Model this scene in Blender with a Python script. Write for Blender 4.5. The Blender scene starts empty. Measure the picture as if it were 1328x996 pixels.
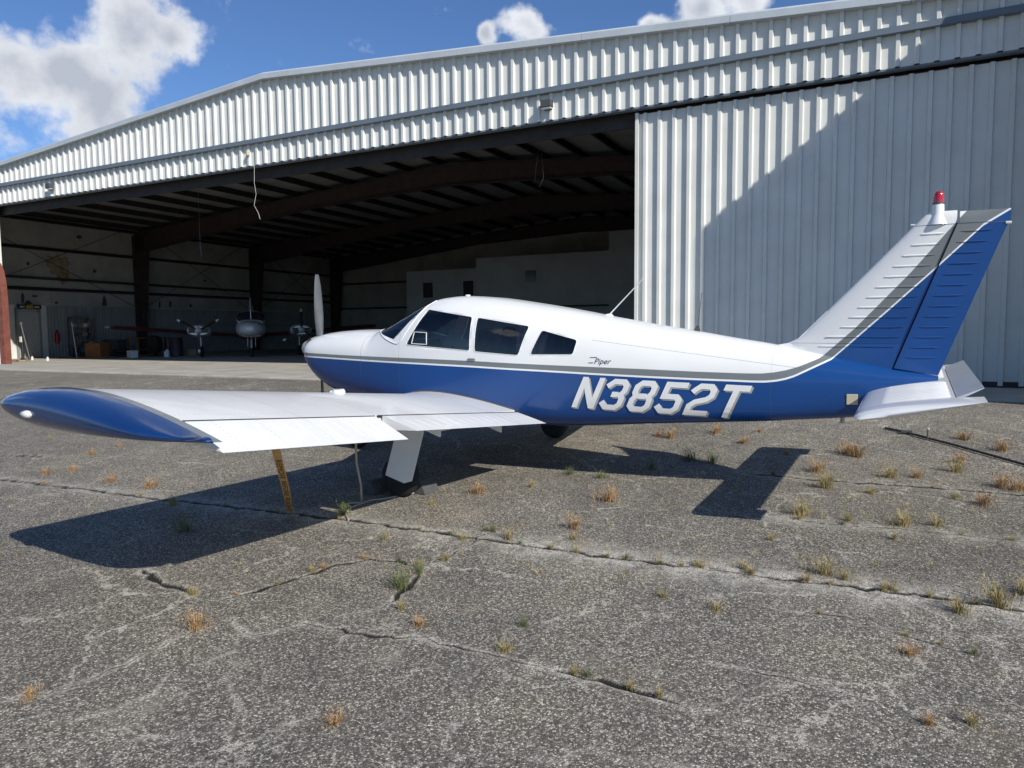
import bpy, bmesh, math, random
import numpy as np
from mathutils import Vector, Matrix
random.seed(7); rng = np.random.default_rng(7)
scene = bpy.context.scene
COL = scene.collection
PI = math.pi

# ------------------------------------------------------------------ camera
F_PX, PITCH, ROLL, CAM_H = 916.5, -0.0759, -0.00816, 1.4422     # 1328 px wide photograph
cp, sp = math.cos(PITCH), math.sin(PITCH); cr, sr = math.cos(ROLL), math.sin(ROLL)
FW = Vector((0, cp, sp)); UP0 = Vector((0, -sp, cp)); RT0 = Vector((1, 0, 0))
RT = RT0*cr + UP0*sr; UP = UP0*cr - RT0*sr
CAM = Vector((0, 0, CAM_H))
cd = bpy.data.cameras.new('camera'); cam = bpy.data.objects.new('camera', cd); COL.objects.link(cam)
cd.sensor_fit = 'HORIZONTAL'; cd.sensor_width = 36.0; cd.lens = F_PX/1328*36.0
cd.clip_start = 0.05; cd.clip_end = 3000
cam.matrix_world = Matrix(((RT.x, UP.x, -FW.x, 0), (RT.y, UP.y, -FW.y, 0), (RT.z, UP.z, -FW.z, CAM_H), (0, 0, 0, 1)))
scene.camera = cam

# ------------------------------------------------------------------ world, sun, exposure
SUN_AZ, SUN_EL = math.radians(126.0), math.radians(34.3)        # direction the light travels, elevation
def px_ray(px, py): return FW + RT*((px-664)/F_PX) - UP*((py-498)/F_PX)
world = bpy.data.worlds.new('World'); scene.world = world; world.use_nodes = True
wn, wl = world.node_tree.nodes, world.node_tree.links
wn.clear()
def nd(nodes, t, **kw):
    n = nodes.new(t)
    for k, v in kw.items(): setattr(n, k, v)
    return n
w_out = nd(wn, 'ShaderNodeOutputWorld'); w_bg = nd(wn, 'ShaderNodeBackground'); w_bg.inputs[1].default_value = 0.086
sky = nd(wn, 'ShaderNodeTexSky', sky_type='NISHITA', sun_disc=False)
sky.sun_elevation = SUN_EL; sky.sun_rotation = math.atan2(-math.cos(SUN_AZ), -math.sin(SUN_AZ))
sky.air_density = 1.0; sky.dust_density = 0.0; sky.ozone_density = 5.0; sky.altitude = 300
tc = nd(wn, 'ShaderNodeTexCoord'); nrmz = nd(wn, 'ShaderNodeVectorMath', operation='NORMALIZE')
wl.new(tc.outputs['Generated'], nrmz.inputs[0])
warp = nd(wn, 'ShaderNodeTexNoise'); warp.inputs['Scale'].default_value = 7; warp.inputs['Detail'].default_value = 5
wl.new(nrmz.outputs[0], warp.inputs['Vector'])
wsub = nd(wn, 'ShaderNodeVectorMath', operation='SUBTRACT'); wsub.inputs[1].default_value = (.5, .5, .5); wl.new(warp.outputs['Color'], wsub.inputs[0])
wsc = nd(wn, 'ShaderNodeVectorMath', operation='SCALE'); wsc.inputs[3].default_value = 0.075; wl.new(wsub.outputs[0], wsc.inputs[0])
wad = nd(wn, 'ShaderNodeVectorMath', operation='ADD'); wl.new(nrmz.outputs[0], wad.inputs[0]); wl.new(wsc.outputs[0], wad.inputs[1])
blobs = [(15, 92, 62), (95, 95, 78), (175, 40, 74), (225, 45, 40), (140, 130, 62), (-70, 110, 80),
         (690, 46, 32), (645, 62, 20), (905, 14, 38), (850, 30, 25), (965, -5, 44), (300, -360, 110), (1560, -110, 110)]
dirs = [(px_ray(a, b).normalized(), c/F_PX) for a, b, c in blobs]
for az, el, r in [(-64, 20, .12), (-125, 28, .14), (160, 24, .13), (104, 32, .12), (-170, 40, .12)]:
    a, e = math.radians(90-az), math.radians(el); dirs.append((Vector((math.cos(a)*math.cos(e), math.sin(a)*math.cos(e), math.sin(e))), r))
prev = None; prev2 = None
offs = Vector((.588, -.809, .7)).normalized()*0.035            # sample again a little towards the sun for cloud shading
for (d, r) in dirs:
    di = nd(wn, 'ShaderNodeVectorMath', operation='DISTANCE'); di.inputs[1].default_value = d; wl.new(wad.outputs[0], di.inputs[0])
    m = nd(wn, 'ShaderNodeMapRange'); m.inputs[1].default_value = r*1.15; m.inputs[2].default_value = 0.0; m.inputs[3].default_value = 0; m.inputs[4].default_value = 1
    wl.new(di.outputs['Value'], m.inputs[0])
    if prev is None: prev = m.outputs[0]
    else:
        mx = nd(wn, 'ShaderNodeMath', operation='SMOOTH_MAX'); mx.inputs[2].default_value = .2
        wl.new(prev, mx.inputs[0]); wl.new(m.outputs[0], mx.inputs[1]); prev = mx.outputs[0]
n2 = nd(wn, 'ShaderNodeTexNoise'); n2.inputs['Scale'].default_value = 26; n2.inputs['Detail'].default_value = 7; n2.inputs['Roughness'].default_value = .56
wl.new(nrmz.outputs[0], n2.inputs['Vector'])
ns = nd(wn, 'ShaderNodeMath', operation='MULTIPLY_ADD'); ns.inputs[1].default_value = 1.05; ns.inputs[2].default_value = -.52; wl.new(n2.outputs['Fac'], ns.inputs[0])
dens = nd(wn, 'ShaderNodeMath', operation='ADD'); wl.new(prev, dens.inputs[0]); wl.new(ns.outputs[0], dens.inputs[1])
cover = nd(wn, 'ShaderNodeMapRange', interpolation_type='SMOOTHSTEP'); cover.inputs[1].default_value = .24; cover.inputs[2].default_value = .62; wl.new(dens.outputs[0], cover.inputs[0])
n3 = nd(wn, 'ShaderNodeTexNoise'); n3.inputs['Scale'].default_value = 14; n3.inputs['Detail'].default_value = 6
va = nd(wn, 'ShaderNodeVectorMath', operation='ADD'); va.inputs[1].default_value = offs; wl.new(nrmz.outputs[0], va.inputs[0]); wl.new(va.outputs[0], n3.inputs['Vector'])
shd = nd(wn, 'ShaderNodeMath', operation='MULTIPLY_ADD'); shd.inputs[1].default_value = .9; shd.inputs[2].default_value = -.50; wl.new(n3.outputs['Fac'], shd.inputs[0])
shs = nd(wn, 'ShaderNodeMath', operation='ADD'); wl.new(dens.outputs[0], shs.inputs[0]); wl.new(shd.outputs[0], shs.inputs[1])
cr_ = nd(wn, 'ShaderNodeValToRGB'); wl.new(shs.outputs[0], cr_.inputs[0])
els = cr_.color_ramp.elements; els[0].position = .20; els[0].color = (9.6, 9.9, 10.3, 1); els[1].position = 1.0; els[1].color = (5.0, 5.4, 6.3, 1)
e = els.new(.55); e.color = (7.7, 8.0, 8.6, 1)
stint = nd(wn, 'ShaderNodeMix', data_type='RGBA', blend_type='MULTIPLY'); stint.inputs[0].default_value = 1; stint.inputs[7].default_value = (.90, 1.03, 1.22, 1); wl.new(sky.outputs[0], stint.inputs[6])
mixc = nd(wn, 'ShaderNodeMix', data_type='RGBA'); wl.new(cover.outputs[0], mixc.inputs[0]); wl.new(stint.outputs[2], mixc.inputs[6]); wl.new(cr_.outputs[0], mixc.inputs[7])
wl.new(mixc.outputs[2], w_bg.inputs[0]); wl.new(w_bg.outputs[0], w_out.inputs[0])

sd = bpy.data.lights.new('sun', 'SUN'); sd.energy = 4.6; sd.angle = math.radians(.53); sd.color = (1, .955, .88)
sun = bpy.data.objects.new('sun', sd); COL.objects.link(sun)
SUND = Vector((math.cos(SUN_AZ)*math.cos(SUN_EL), math.sin(SUN_AZ)*math.cos(SUN_EL), -math.sin(SUN_EL)))
sun.rotation_euler = SUND.to_track_quat('-Z', 'Y').to_euler(); sun.location = (20, -25, 30)
vs = scene.view_settings; vs.view_transform = 'Standard'; vs.look = 'None'; vs.gamma = 1; vs.exposure = 0.2; vs.use_curve_mapping = False
scene.render.engine = 'CYCLES'
scene.cycles.max_bounces = 6; scene.cycles.diffuse_bounces = 4; scene.cycles.glossy_bounces = 3; scene.cycles.transparent_max_bounces = 8

# ------------------------------------------------------------------ helpers
class MB:
    def __init__(s): s.v = []; s.f = []
    def add(s, v, f):
        o = len(s.v); s.v += [tuple(p) for p in v]; s.f += [tuple(i+o for i in q) for q in f]; return s
    def box(s, x, y, z):
        v = [(a, b, c) for c in z for b in y for a in x]
        return s.add(v, [(0, 2, 3, 1), (4, 5, 7, 6), (0, 1, 5, 4), (2, 6, 7, 3), (0, 4, 6, 2), (1, 3, 7, 5)])
    def obox(s, c, ax, ay, az):          # oriented box: centre and three half axes
        c = Vector(c); ax = Vector(ax); ay = Vector(ay); az = Vector(az)
        v = [c+ax*i+ay*j+az*k for k in (-1, 1) for j in (-1, 1) for i in (-1, 1)]
        return s.add(v, [(0, 2, 3, 1), (4, 5, 7, 6), (0, 1, 5, 4), (2, 6, 7, 3), (0, 4, 6, 2), (1, 3, 7, 5)])
    def tube(s, path, r, n=8, caps=True):
        P = [Vector(p) for p in path]; R = r if isinstance(r, (list, tuple)) else [r]*len(P)
        rings = []; prevn = None
        for i, p in enumerate(P):
            d = (P[min(i+1, len(P)-1)]-P[max(i-1, 0)]).normalized()
            u = prevn if prevn is not None else (Vector((0, 0, 1)) if abs(d.z) < .9 else Vector((1, 0, 0)))
            u = (u-d*u.dot(d)).normalized(); w = d.cross(u); prevn = u
            rings.append([p+(u*math.cos(2*PI*k/n)+w*math.sin(2*PI*k/n))*R[i] for k in range(n)])
        return s.loft(rings, caps=caps)
    def loft(s, rings, closed=True, caps=True):
        n = len(rings[0]); v = [p for r_ in rings for p in r_]; f = []
        for i in range(len(rings)-1):
            for k in range(n if closed else n-1):
                a, b = i*n+k, i*n+(k+1) % n; f.append((a, b, b+n, a+n))
        if caps: f.append(tuple(range(n-1, -1, -1))); f.append(tuple((len(rings)-1)*n+k for k in range(n)))
        return s.add(v, f)
    def lathe(s, prof, c=(0, 0, 0), axis='Z', n=20):     # prof: (radius, height)
        c = Vector(c); rings = []
        for r_, h in prof:
            ring = []
            for k in range(n):
                a, b = r_*math.cos(2*PI*k/n), r_*math.sin(2*PI*k/n)
                ring.append(c+(Vector((a, b, h)) if axis == 'Z' else Vector((h, a, b)) if axis == 'X' else Vector((b, h, a))))
            rings.append(ring)
        return s.loft(rings)
    def prism(s, poly, axis, lo, hi):     # poly in the two other axes, extruded
        def P(a, b, h): return (h, a, b) if axis == 'X' else (a, h, b) if axis == 'Y' else (a, b, h)
        n = len(poly); v = [P(a, b, lo) for a, b in poly]+[P(a, b, hi) for a, b in poly]
        return s.add(v, [tuple(range(n-1, -1, -1)), tuple(range(n, 2*n))]+[(i, (i+1) % n, (i+1) % n+n, i+n) for i in range(n)])
    def mesh(s, name, smooth=None, fix=True):
        me = bpy.data.meshes.new(name); me.from_pydata(s.v, [], s.f)
        if fix:
            bm = bmesh.new(); bm.from_mesh(me); bmesh.ops.recalc_face_normals(bm, faces=bm.faces); bm.to_mesh(me); bm.free()
        if smooth is not None:
            me.shade_smooth(); me.set_sharp_from_angle(angle=math.radians(smooth))
        return me
    def build(s, name, mat, parent=None, smooth=None, bevel=0, fix=True):
        return link(name, s.mesh(name, smooth, fix), mat, parent, bevel)
def link(name, me, mat, parent=None, bevel=0):
    o = bpy.data.objects.new(name, me); COL.objects.link(o)
    if mat is not None and not me.materials: me.materials.append(mat)
    if parent is not None: o.parent = parent
    if bevel:
        b = o.modifiers.new('bevel', 'BEVEL'); b.width = bevel; b.segments = 2; b.limit_method = 'ANGLE'
    return o
def tag(o, label, cat=None, group=None, kind=None):
    if label: o['label'] = label
    if cat: o['category'] = cat
    if group: o['group'] = group
    if kind: o['kind'] = kind
    return o
def empty(name, loc=(0, 0, 0), rz=0):
    o = bpy.data.objects.new(name, None); COL.objects.link(o); o.location = loc; o.rotation_euler = (0, 0, rz); o.empty_display_size = .2
    return o

# ------------------------------------------------------------------ materials
def mat(name, col, rough=.5, metal=0.0, var=0.0, vscale=6.0, bump=0.0, bscale=40.0, coat=0.0, var_col=None, spec=.5):
    m = bpy.data.materials.new(name); m.use_nodes = True
    N, L = m.node_tree.nodes, m.node_tree.links; b = N['Principled BSDF']
    b.inputs['Base Color'].default_value = (*col, 1); b.inputs['Roughness'].default_value = rough; b.inputs['Metallic'].default_value = metal
    b.inputs['Specular IOR Level'].default_value = spec
    if coat: b.inputs['Coat Weight'].default_value = coat; b.inputs['Coat Roughness'].default_value = .06
    t = nd(N, 'ShaderNodeTexCoord')
    if var:
        n = nd(N, 'ShaderNodeTexNoise'); n.inputs['Scale'].default_value = vscale; n.inputs['Detail'].default_value = 7; n.inputs['Roughness'].default_value = .62
        L.new(t.outputs['Object'], n.inputs['Vector'])
        r = nd(N, 'ShaderNodeMapRange'); r.inputs[1].default_value = .32; r.inputs[2].default_value = .68; L.new(n.outputs['Fac'], r.inputs[0])
        mx = nd(N, 'ShaderNodeMix', data_type='RGBA'); L.new(r.outputs[0], mx.inputs[0])
        d = var_col or tuple(c*(1-var) for c in col)
        mx.inputs[6].default_value = (*d, 1); mx.inputs[7].default_value = (*[min(1, c*(1+var*.35)) for c in col], 1)
        L.new(mx.outputs[2], b.inputs['Base Color'])
        rr = nd(N, 'ShaderNodeMapRange'); rr.inputs[3].default_value = min(1, rough*1.25); rr.inputs[4].default_value = rough*.85; L.new(n.outputs['Fac'], rr.inputs[0]); L.new(rr.outputs[0], b.inputs['Roughness'])
    if bump:
        n = nd(N, 'ShaderNodeTexNoise'); n.inputs['Scale'].default_value = bscale; n.inputs['Detail'].default_value = 5; L.new(t.outputs['Object'], n.inputs['Vector'])
        bp_ = nd(N, 'ShaderNodeBump'); bp_.inputs['Strength'].default_value = bump; bp_.inputs['Distance'].default_value = .02
        L.new(n.outputs['Fac'], bp_.inputs['Height']); L.new(bp_.outputs[0], b.inputs['Normal'])
    return m
def glass_mat(name, tint, rough=.01):
    m = bpy.data.materials.new(name); m.use_nodes = True; N, L = m.node_tree.nodes, m.node_tree.links; N.clear()
    o = nd(N, 'ShaderNodeOutputMaterial'); tr = nd(N, 'ShaderNodeBsdfTransparent'); gl = nd(N, 'ShaderNodeBsdfGlossy'); fr = nd(N, 'ShaderNodeFresnel'); mx = nd(N, 'ShaderNodeMixShader')
    tr.inputs[0].default_value = (*tint, 1); gl.inputs['Roughness'].default_value = rough; fr.inputs[0].default_value = 1.55
    ad = nd(N, 'ShaderNodeMath', operation='MULTIPLY_ADD'); ad.inputs[1].default_value = 1.0; ad.inputs[2].default_value = .03
    L.new(fr.outputs[0], ad.inputs[0]); L.new(ad.outputs[0], mx.inputs[0]); L.new(tr.outputs[0], mx.inputs[1]); L.new(gl.outputs[0], mx.inputs[2]); L.new(mx.outputs[0], o.inputs[0])
    return m
M = {}
M['white'] = mat('white_paint', (.78, .78, .765), .30, var=.10, vscale=2.2, coat=.35, bump=.02, bscale=9)
M['white_gloss'] = mat('white_gloss', (.80, .80, .785), .25, var=.06, vscale=3, coat=.5)
M['blue'] = mat('blue_paint', (.005, .032, .135), .22, var=.12, vscale=3, coat=.4)
M['grey_paint'] = mat('grey_paint', (.20, .215, .22), .35, var=.08, vscale=4, coat=.3)
M['bare'] = mat('aluminium_paint', (.62, .63, .62), .38, metal=.25, var=.08, vscale=5)
def wing_paint():
    m = mat('wing_paint', (.78, .78, .765), .30, var=.12, vscale=1.6, coat=.3, bump=.03, bscale=5); N, L = m.node_tree.nodes, m.node_tree.links; b = N['Principled BSDF']
    src = b.inputs['Base Color'].links[0].from_socket; t = nd(N, 'ShaderNodeTexCoord'); s = nd(N, 'ShaderNodeSeparateXYZ'); L.new(t.outputs['Object'], s.inputs[0])
    def mth(op, a, b2):
        x_ = nd(N, 'ShaderNodeMath', operation=op)
        for k_, v_ in enumerate((a, b2)):
            if isinstance(v_, (int, float)): x_.inputs[k_].default_value = v_
            else: L.new(v_, x_.inputs[k_])
        return x_.outputs[0]
    ay = mth('ABSOLUTE', s.outputs[1], 0); acc = None
    def add(v_, at, w_, k_):
        nonlocal acc
        q = mth('MULTIPLY', mth('LESS_THAN', mth('ABSOLUTE', mth('SUBTRACT', v_, at), 0), w_), k_); acc = q if acc is None else mth('MAXIMUM', acc, q)
    for at in (1.12, 2.70, 3.42): add(ay, at, .0022, .55)          # sheet laps
    add(s.outputs[0], 2.62, .0022, .5)
    dots = mth('GREATER_THAN', mth('SINE', mth('MULTIPLY', s.outputs[0], 210.), 0), .55); doty = mth('GREATER_THAN', mth('SINE', mth('MULTIPLY', s.outputs[1], 210.), 0), .55)
    for at in (.90, 1.14, 1.5, 1.9, 2.3, 2.72, 3.08, 3.44, 3.8, 4.1): acc = mth('MAXIMUM', acc, mth('MULTIPLY', mth('MULTIPLY', mth('LESS_THAN', mth('ABSOLUTE', mth('SUBTRACT', ay, at), 0), .0042), dots), .45))     # rivet rows
    for at in (2.60, 2.70, 3.30): acc = mth('MAXIMUM', acc, mth('MULTIPLY', mth('MULTIPLY', mth('LESS_THAN', mth('ABSOLUTE', mth('SUBTRACT', s.outputs[0], at), 0), .0042), doty), .45))
    mx = nd(N, 'ShaderNodeMix', data_type='RGBA'); L.new(acc, mx.inputs[0]); L.new(src, mx.inputs[6]); mx.inputs[7].default_value = (.33, .33, .33, 1); L.new(mx.outputs[2], b.inputs['Base Color']); return m
M['rubber'] = mat('rubber', (.013, .013, .014), .8, var=.25, vscale=20)
M['black'] = mat('black_plastic', (.02, .021, .023), .5, var=.2)
M['seat'] = mat('seat_fabric', (.16, .15, .14), .85, var=.2, vscale=12)
M['steel'] = mat('steel', (.42, .42, .42), .35, metal=.9, var=.15, vscale=12)
M['blade'] = mat('propeller_paint', (.13, .135, .14), .35, metal=.35, var=.2, vscale=9)
M['darkgrey'] = mat('dark_grey', (.07, .075, .08), .6, var=.2)
M['red_lens'] = mat('red_lens', (.42, .012, .022), .12, coat=1.0)
M['clear'] = glass_mat('window_glass', (.86, .88, .89))
M['lens'] = mat('clear_lens', (.75, .75, .73), .1, coat=1)
M['clad'] = mat('metal_cladding', (.68, .69, .645), .45, var=.10, vscale=1.3, bump=.03, bscale=3)
M['trim'] = mat('metal_trim', (.14, .175, .21), .45, var=.10, vscale=2)
M['rake'] = mat('rake_metal', (.46, .50, .53), .45, var=.10, vscale=2)
M['rust'] = mat('red_oxide_steel', (.20, .060, .040), .65, var=.35, vscale=5)
M['frame'] = mat('dark_oxide_steel', (.052, .035, .032), .7, var=.3, vscale=3)
M['purlin'] = mat('purlin_steel', (.035, .031, .031), .7, var=.3, vscale=3)
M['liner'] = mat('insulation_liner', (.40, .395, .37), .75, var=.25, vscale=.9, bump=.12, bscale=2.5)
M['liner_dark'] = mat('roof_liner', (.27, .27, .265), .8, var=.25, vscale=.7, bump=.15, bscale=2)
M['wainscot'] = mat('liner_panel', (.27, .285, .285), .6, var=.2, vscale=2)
M['office'] = mat('office_board', (.42, .44, .45), .8, var=.15, vscale=1)
M['concrete'] = mat('concrete', (.42, .395, .34), .9, var=.30, vscale=1.2, bump=.25, bscale=14)
M['tan'] = mat('tan_plastic', (.50, .45, .34), .5)
M['strap'] = mat('strap_fabric', (.66, .40, .15), .9, var=.2, vscale=14)
M['ink'] = mat('black_print', (.012, .01, .01), .8)
M['rope'] = mat('rope_fibre', (.50, .46, .36), .95, var=.3, vscale=60, bump=.5, bscale=200)
M['chock'] = mat('rubber_chock', (.075, .078, .08), .85, var=.25, vscale=15, bump=.2, bscale=60)
M['bar'] = mat('dark_steel_bar', (.04, .04, .042), .6, var=.3, vscale=12)
M['orange'] = mat('orange_steel', (.28, .11, .035), .6, var=.3, vscale=4)
M['wood'] = mat('wood', (.20, .105, .05), .7, var=.35, vscale=8)
M['red'] = mat('red_enamel', (.38, .025, .02), .35, var=.15)
M['maroon'] = mat('maroon_paint', (.10, .012, .018), .3, coat=.5)
M['silverpaint'] = mat('silver_paint', (.58, .59, .60), .32, metal=.15, coat=.4, var=.06)
M['cardboard'] = mat('cardboard', (.36, .26, .16), .9, var=.2, vscale=6)
M['whitebox'] = mat('white_carton', (.65, .65, .62), .7, var=.15, vscale=7)
M['stain'] = mat('bare_insulation', (.33, .27, .17), .95, var=.5, vscale=5, bump=.4, bscale=12)
M['stain_dark'] = mat('torn_lining', (.07, .065, .06), .95, var=.4, vscale=9)
M['office_glass'] = mat('dark_window', (.035, .04, .045), .15)

# ------------------------------------------------------------------ ground
R_AC = Matrix(((0.86899927, 0.49472312, -0.00945043), (-0.49474127, 0.86838812, -0.03366233), (-0.00844689, 0.03392805, 0.99938858)))
O_AC = Vector((-2.58357, 9.153175, 0.0))
NRM = R_AC.col[2]
FLOOR_Z = .36776
H_O = Vector((8.449546, 12.326178, FLOOR_Z)); HX = Vector((.894208, -.447652, 0)); HY = Vector((.447652, .894208, 0))
H_RZ = math.atan2(HX.y, HX.x)
def plane_z(x, y): return -(NRM.x*(x-O_AC.x)+NRM.y*(y-O_AC.y))/NRM.z
def ground_z(x, y):       # works on numpy arrays too
    v = (x-H_O.x)*HY.x+(y-H_O.y)*HY.y
    k = np.clip((v+6.5)/4.2, 0, 1); k = k*k*(3-2*k)
    back = np.clip((-v-20)/25, 0, 1)
    pz = plane_z(x, y)
    pz = pz*(1-back) + (-.45)*back
    lim = np.clip((np.hypot(x, y)-40)/60, 0, 1)
    return (pz*(1-k) + (FLOOR_Z-.045)*k)*(1-lim) + .0*lim
def gpt(px, py):          # photo pixel -> point on the apron
    d = px_ray(px, py); lo, hi = .5, 200.
    for _ in range(60):
        k = (lo+hi)/2; p = CAM+d*k
        if p.z > float(ground_z(p.x, p.y)): lo = k
        else: hi = k
    return CAM+d*lo
def fpt(px, py, z=0):     # photo pixel -> hangar frame point on the hangar floor (x right, y in, z up)
    d = px_ray(px, py); k = (FLOOR_Z+z-CAM_H)/d.z; p = CAM+d*k-H_O
    return Vector((p.dot(HX), p.dot(HY), z))
def rpx(poly, step=.06, jit=.012):        # pixel polyline -> jittered ground polyline
    P = [gpt(*q).xy for q in poly]; out = []
    for a, b in zip(P[:-1], P[1:]):
        n = max(1, int((b-a).length/step))
        for i in range(n): out.append(a.lerp(b, i/n)+Vector((random.gauss(0, jit), random.gauss(0, jit))))
    out.append(P[-1]); return np.array([tuple(p) for p in out])
# cracks: (pixel polyline, dark half width m, depth m, pale half width m, pale strength)
CR = [
 ([(-80,610),(0,622),(100,633),(190,645),(300,657),(420,671),(500,681),(560,690),(620,699),(680,707)], .015, .03, .14, .6),
 ([(680,707),(760,719),(850,730),(905,737)], .014, .03, .18, .95),
 ([(905,737),(945,741),(985,747)], .005, .008, .22, .9),
 ([(985,747),(1060,756),(1150,767),(1240,779),(1328,792),(1450,812)], .014, .03, .18, .9),
 ([(395,808),(440,817),(500,826),(548,826)], .010, .025, .02, .7),
 ([(548,826),(590,838),(640,850),(700,864)], .006, .012, .022, .9),
 ([(720,869),(760,878),(800,889),(850,901),(876,911)], .017, .035, .022, .9),
 ([(876,911),(930,925),(985,940),(1040,952)], .003, .004, .022, .8),
 ([(0,908),(60,898),(120,880),(180,852),(235,824),(270,812),(300,803),(330,825),(395,808)], .002, .003, .020, 1.0),
 ([(185,738),(205,752),(230,762),(250,772)], .021, .04, .025, .9),
 ([(290,778),(350,762),(400,745),(440,732),(480,725),(520,728),(545,735)], .012, .02, .016, .6),
 ([(440,800),(480,792),(505,780)], .005, .008, .015, .6),
 ([(505,780),(530,760),(545,740)], .020, .035, .02, .6),
 ([(545,740),(575,727),(610,705),(630,690)], .005, .006, .016, .8),
 ([(100,935),(150,920),(200,902),(215,878)], .0, .0, .013, .7),
 ([(250,865),(300,845),(310,830)], .0, .0, .013, .6),
 ([(920,858),(980,872),(1060,890),(1080,895)], .004, .006, .016, .6),
 ([(1080,895),(1110,905),(1125,920)], .006, .008, .008, .5),
 ([(1000,790),(1100,802),(1180,828),(1240,843),(1328,868)], .004, .005, .02, .45),
 ([(1010,672),(1080,680),(1180,688),(1270,697),(1400,712)], .004, .006, .12, .6),
 ([(960,612),(1055,622),(1180,631),(1295,640),(1420,650)], .018, .03, .08, .4),
 ([(-40,590),(60,592)], .018, .03, .06, .4),
 ([(-60,742),(0,741),(60,743),(100,738)], .004, .004, .014, .5),
 ([(700,985),(760,972),(830,985),(900,996)], .0, .0, .02, .4),
 ([(170,960),(235,955),(300,950),(310,915),(290,880)], .0, .0, .012, .5),
 ([(1190,930),(1240,910),(1328,935)], .003, .004, .014, .5),
 ([(520,600),(620,606),(700,615),(780,640),(860,660)], .004, .004, .03, .3),
]
def build_ground():
    az = np.concatenate([np.linspace(-180, -46, 40)[:-1], np.linspace(-46, 46, 560), np.linspace(46, 180, 40)[1:-1]])
    r = [.02, .4, .8, 1.2]; rr = 1.45
    while rr < 8.5: r.append(rr); rr *= 1.0024
    while rr < 26: r.append(rr); rr *= 1.007
    while rr < 900: r.append(rr); rr *= 1.09
    r = np.array(r); a = np.radians(90-az)
    A, Rr = np.meshgrid(a, r); X = (np.cos(A)*Rr).ravel(); Y = (np.sin(A)*Rr).ravel()
    Z = ground_z(X, Y)
    # gentle unevenness, fading with distance
    Z = Z+.006*np.sin(X*1.7+np.sin(Y*1.1)*1.3)*np.sin(Y*1.9+X*.6)*np.exp(-np.hypot(X, Y)/20)
    dark = np.zeros(len(X)); pale = np.zeros(len(X))
    for poly, hw, dep, pw, ps in CR:
        pts = rpx(poly); lo = pts.min(0)-.9; hi = pts.max(0)+.9
        idx = np.nonzero((X > lo[0]) & (X < hi[0]) & (Y > lo[1]) & (Y < hi[1]))[0]
        if not len(idx): continue
        P = np.stack([X[idx], Y[idx]], 1); best = np.full(len(idx), 9.); par = np.zeros(len(idx))
        for k in range(len(pts)-1):
            p, q = pts[k], pts[k+1]; d = q-p; L2 = max(1e-9, d@d)
            t = np.clip(((P-p)@d)/L2, 0, 1); dd = np.hypot(*(P-p-t[:, None]*d).T)
            m = dd < best; best[m] = dd[m]; par[m] = k+t[m]
        wob = .95+.25*np.sin(par*.9+hw*900)+.2*np.sin(par*2.3)
        endf = np.clip(np.minimum(par, len(pts)-1-par)/4+.25, 0, 1)
        if hw > 0:
            h = np.maximum(hw*wob*endf, .001); g = np.clip((h*1.35-best)/(h*.55), 0, 1)
            Z[idx] -= .35*dep*g; dark[idx] = np.maximum(dark[idx], np.clip((h*1.6-best)/(h*.5), 0, 1))
        pl = ps*np.exp(-(np.maximum(0, best-hw)/np.maximum(.004, pw*(.55+.45*wob)))**2)*(.6+.4*np.sin(par*.37+1)**2)
        pale[idx] = np.maximum(pale[idx], pl)
    nc = len(az); nr = len(r)
    i = np.arange(nr-1)[:, None]*nc; j = np.arange(nc)[None, :]; j2 = (j+1) % nc
    quads = np.stack([i+j, i+j+nc, i+j2+nc, i+j2], -1).reshape(-1, 4)
    me = bpy.data.meshes.new('ground'); nv = len(X); nf = len(quads)
    me.vertices.add(nv); me.vertices.foreach_set('co', np.stack([X, Y, Z], 1).ravel().astype(np.float32))
    me.loops.add(nf*4); me.loops.foreach_set('vertex_index', quads.ravel().astype(np.int32))
    me.polygons.add(nf); me.polygons.foreach_set('loop_start', (np.arange(nf)*4).astype(np.int32)); me.polygons.foreach_set('loop_total', np.full(nf, 4, np.int32))
    for nme, arr in (('dark', dark), ('pale', pale)):
        at = me.attributes.new(nme, 'FLOAT', 'POINT'); at.data.foreach_set('value', arr.astype(np.float32))
    me.update(calc_edges=True); me.validate(); me.shade_smooth()
    if me.polygons[len(me.polygons)//2].normal.z < 0: me.flip_normals()
    return me
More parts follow.
